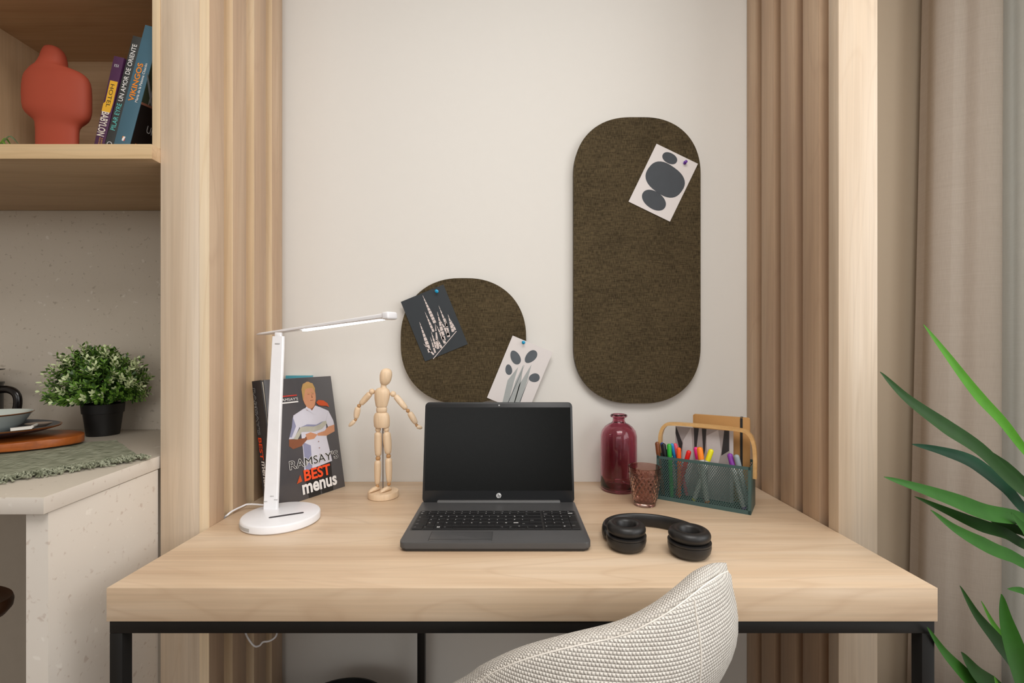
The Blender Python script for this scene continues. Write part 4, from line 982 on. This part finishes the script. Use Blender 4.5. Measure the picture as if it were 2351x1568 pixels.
# continue the shell around the far side, where the back wraps toward the desk
def cont(L, pts): L.extend(smooth([L[-1]]+pts, 6)[1:])
cont(S_, [Vector((.292, .64, .80)), Vector((.285, .69, .755))]); cont(T_, [Vector((.268, .645, .80)), Vector((.255, .68, .755))])
n = min(len(S_), len(T_)); CC = Vector((.085, .70, .43))
rings = []; uvs = []; ul = 0
rowsN = 22
for i in range(n):
    s_ = S_[i]; t_ = T_[i]
    if i: ul += (S_[i]-S_[i-1]).length
    ring = []; uv = []; vl = 0
    dirc = (CC-s_); dirc.z = 0
    out_ = -dirc.normalized()
    pts = []
    for k in range(rowsN, 0, -1):       # outer skin from the seat up to the seam
        q = k/rowsN; z = s_.z+(CC.z-s_.z)*q
        pts.append(Vector((s_.x, s_.y, 0))+dirc*(.52*q**1.5)+out_*(.022*math.sin(min(1, q*2.2)*PI)*(1 if q < .46 else 0))+Vector((0, 0, z)))
    pts.append(s_+out_*.004+Vector((0, 0, -.004))); pts.append(s_)
    pts.append(s_+(t_-s_)*.06+Vector((0, 0, -.004)))
    for k in range(1, 8):               # padded rim
        q = k/8; pts.append(s_.lerp(t_, q)+Vector((0, 0, .010*math.sin(q*PI))))
    pts.append(t_)
    inn_ = (CC-t_); inn_.z = 0
    for k in range(1, 7):
        q = k/6; pts.append(Vector((t_.x, t_.y, 0))+inn_*(.10*q+.18*q*q)+Vector((0, 0, t_.z+(CC.z+.03-t_.z)*q)))
    for k, p in enumerate(pts):
        if k: vl += (p-pts[k-1]).length
        uv.append((ul, vl))
    rings.append(pts); uvs.append(uv)
t = thing('upholstered_chair', 'cream knitted tub chair turned sideways in front of the desk', 'chair', (CC.x, CC.y, 0))
b = MB(); b.loft(rings, knit, closed=False, cap=False, uv=uvs); ob = b.build('backrest', t, 75)
b = MB(); so = rowsN+1
b.tube([r[so]+Vector((0, -.0003, -.0002)) for r in rings], .0009, knit, 6); b.build('seam_piping', ob, 60)
b = MB(); i = int(n*.66); b.tube([rings[i][k]+(rings[i][k]-Vector((CC.x, CC.y, rings[i][k].z))).normalized()*.0004 for k in range(3, so)], .0009, knit, 6); b.build('vertical_seam', ob, 60)
b = MB(); b.lathe([(0, -.05), (.17, -.045), (.2, -.02), (.205, 0), (.19, .02), (.12, .03), (0, .03)], CC, knit, 48); b.build('seat', t, 60)
for k in range(4):
    a = PI/4+k*PI/2; b = MB(); b.tube([CC+Vector((.12*math.cos(a), .12*math.sin(a), -.045)), Vector((CC.x+.2*math.cos(a), CC.y+.2*math.sin(a), 0))], [.013, .009], brown_l, 12); b.build('leg', t)
# ------------------------------------------------------------------ curtains
def curtain(name, path, z0, z1, amp, per, m, label, flare=0):
    pts = smooth([Vector((*p, 0)) for p in path], 24); L = [0]
    for i in range(1, len(pts)): L.append(L[-1]+(pts[i]-pts[i-1]).length)
    rings = []
    for k in range(9):
        q = k/8; z = z1+(z0-z1)*q; r = []
        for i, p in enumerate(pts):
            tt_ = (pts[min(i+1, len(pts)-1)]-pts[max(i-1, 0)]).normalized(); nn_ = Vector((tt_.y, -tt_.x, 0))
            w_ = amp*math.sin(L[i]/per*2*PI)*(1+.1*q)
            x = p+nn_*w_+tt_*(.006*math.sin(L[i]*9+q*2)); x = x-Vector((flare*q*(1-i/len(pts)), 0, 0)); r.append(Vector((x.x, x.y, z)))
        rings.append(r)
    b = MB(); b.loft(rings, m, closed=False, cap=False); ob = b.build(name, ang=80)
    s_ = ob.modifiers.new('thick', 'SOLIDIFY'); s_.thickness = .0012
    return tag(ob, label, 'curtain')
curtain('curtain', [(1.166, 1.297), (1.160, 1.270), (1.150, 1.238), (1.166, 1.212), (1.188, 1.200), (1.204, 1.180), (1.228, 1.168), (1.252, 1.172), (1.270, 1.20)], .02, 2.6, .0, .1, linen, 'taupe linen curtain hanging beside the right slatted column', .06)
curtain('sheer_curtain', [(1.33, 1.305), (1.32, 1.22), (1.33, 1.14), (1.32, 1.06), (1.33, .98), (1.32, .90)], .02, 2.6, .010, .09, sheer, 'white sheer curtain at the right edge behind the taupe curtain')
# ------------------------------------------------------------------ long-leaved plant at the right
yA = plain('bright_blade_green', '#4a8a1a', .5, 0, .22, var=.2); yB = plain('deep_blade_green', '#1f4410', .5, 0, .22, var=.25); yC = plain('blue_green_blade', '#28523a', .5, 0, .22, var=.2); yD = plain('mid_blade_green', '#2f621c', .5, 0, .22, var=.2)
crown = Vector((1.03, .86, .86)); crown2 = Vector((.98, .82, .50))
t = thing('yucca_plant', 'tall yucca with long pointed green leaves at the right edge', 'plant', (1.03, .86, 0))
leaves = [
 (yA, .024, [(2120, 745, .80), (2170, 812, .81), (2240, 905, .82), (2300, 970, .83), (2360, 1045, .84)], 1),
 (yB, .031, [(2021, 854, .74), (2080, 915, .75), (2160, 975, .77), (2250, 1035, .79), (2360, 1135, .82)], 1),
 (yB, .026, [(2218, 1002, .84), (2270, 1045, .85), (2320, 1085, .85), (2370, 1120, .86)], 1),
 (yC, .028, [(2094, 1020, .80), (2160, 1036, .81), (2230, 1062, .82), (2300, 1115, .83), (2370, 1180, .85)], 1),
 (yD, .030, [(2030, 1095, .75), (2100, 1118, .76), (2180, 1146, .78), (2260, 1176, .80), (2330, 1188, .82), (2400, 1205, .85)], 1),
 (yB, .024, [(2100, 1140, .80), (2170, 1172, .81), (2240, 1203, .82), (2300, 1222, .83), (2380, 1250, .85)], 1),
 (yD, .025, [(2137, 1171, .76), (2190, 1213, .77), (2250, 1247, .78), (2310, 1273, .80), (2390, 1290, .83)], 1),
 (yB, .018, [(2255, 1180, .84), (2290, 1202, .85), (2330, 1215, .86), (2380, 1220, .87)], 1),
 (yD, .020, [(2322, 1177, .80), (2345, 1208, .81), (2385, 1235, .82)], 1),
 (yD, .014, [(2313, 1352, .80), (2345, 1356, .81), (2400, 1372, .83)], 1),
 (yB, .024, [(2204, 1345, .76), (2240, 1410, .77), (2285, 1468, .78), (2320, 1515, .79), (2380, 1600, .81)], 2),
 (yA, .012, [(2253, 1380, .77), (2275, 1425, .78), (2305, 1475, .79), (2360, 1580, .80)], 2),
 (yD, .036, [(2299, 1364, .74), (2306, 1420, .745), (2325, 1490, .75), (2350, 1580, .77), (2380, 1680, .80)], 2),
 (yD, .022, [(2129, 1440, .72), (2165, 1495, .73), (2205, 1540, .75), (2260, 1595, .77), (2340, 1680, .80)], 2),
 (yB, .034, [(2207, 1497, .74), (2240, 1545, .75), (2290, 1590, .77), (2350, 1650, .79)], 2),
 (yA, .014, [(2282, 1552, .72), (2300, 1600, .74), (2340, 1670, .78)], 2)]
for m_, w, pts, cr in leaves:
    b = MB(); pp_ = [P(*q) for q in pts]+[crown if cr == 1 else crown2]
    blade(b, pp_, w, m_, .22, Vector((-.2, -1, .55)), .0006, 7); b.build('leaf', t, 60)
b = MB(); b.tube(smooth([Vector((1.04, .87, .30)), Vector((1.02, .86, .60)), crown], 6), .022, wood('yucca_bark', '#6f5a42', '#8a7152', '#9d8564', 'z', .8), 14); b.build('trunk', t)
b = MB(); b.tube([Vector((1.02, .85, .30)), crown2], .018, brown_l, 14); b.build('trunk', t)
b = MB(); b.lathe([(.12, 0), (.125, .004), (.155, .30), (.16, .31), (.15, .31), (.147, .29), (0, .29)], (1.03, .86, 0), plain('grey_planter', '#8a857e', .6), 48); b.build('planter', t)
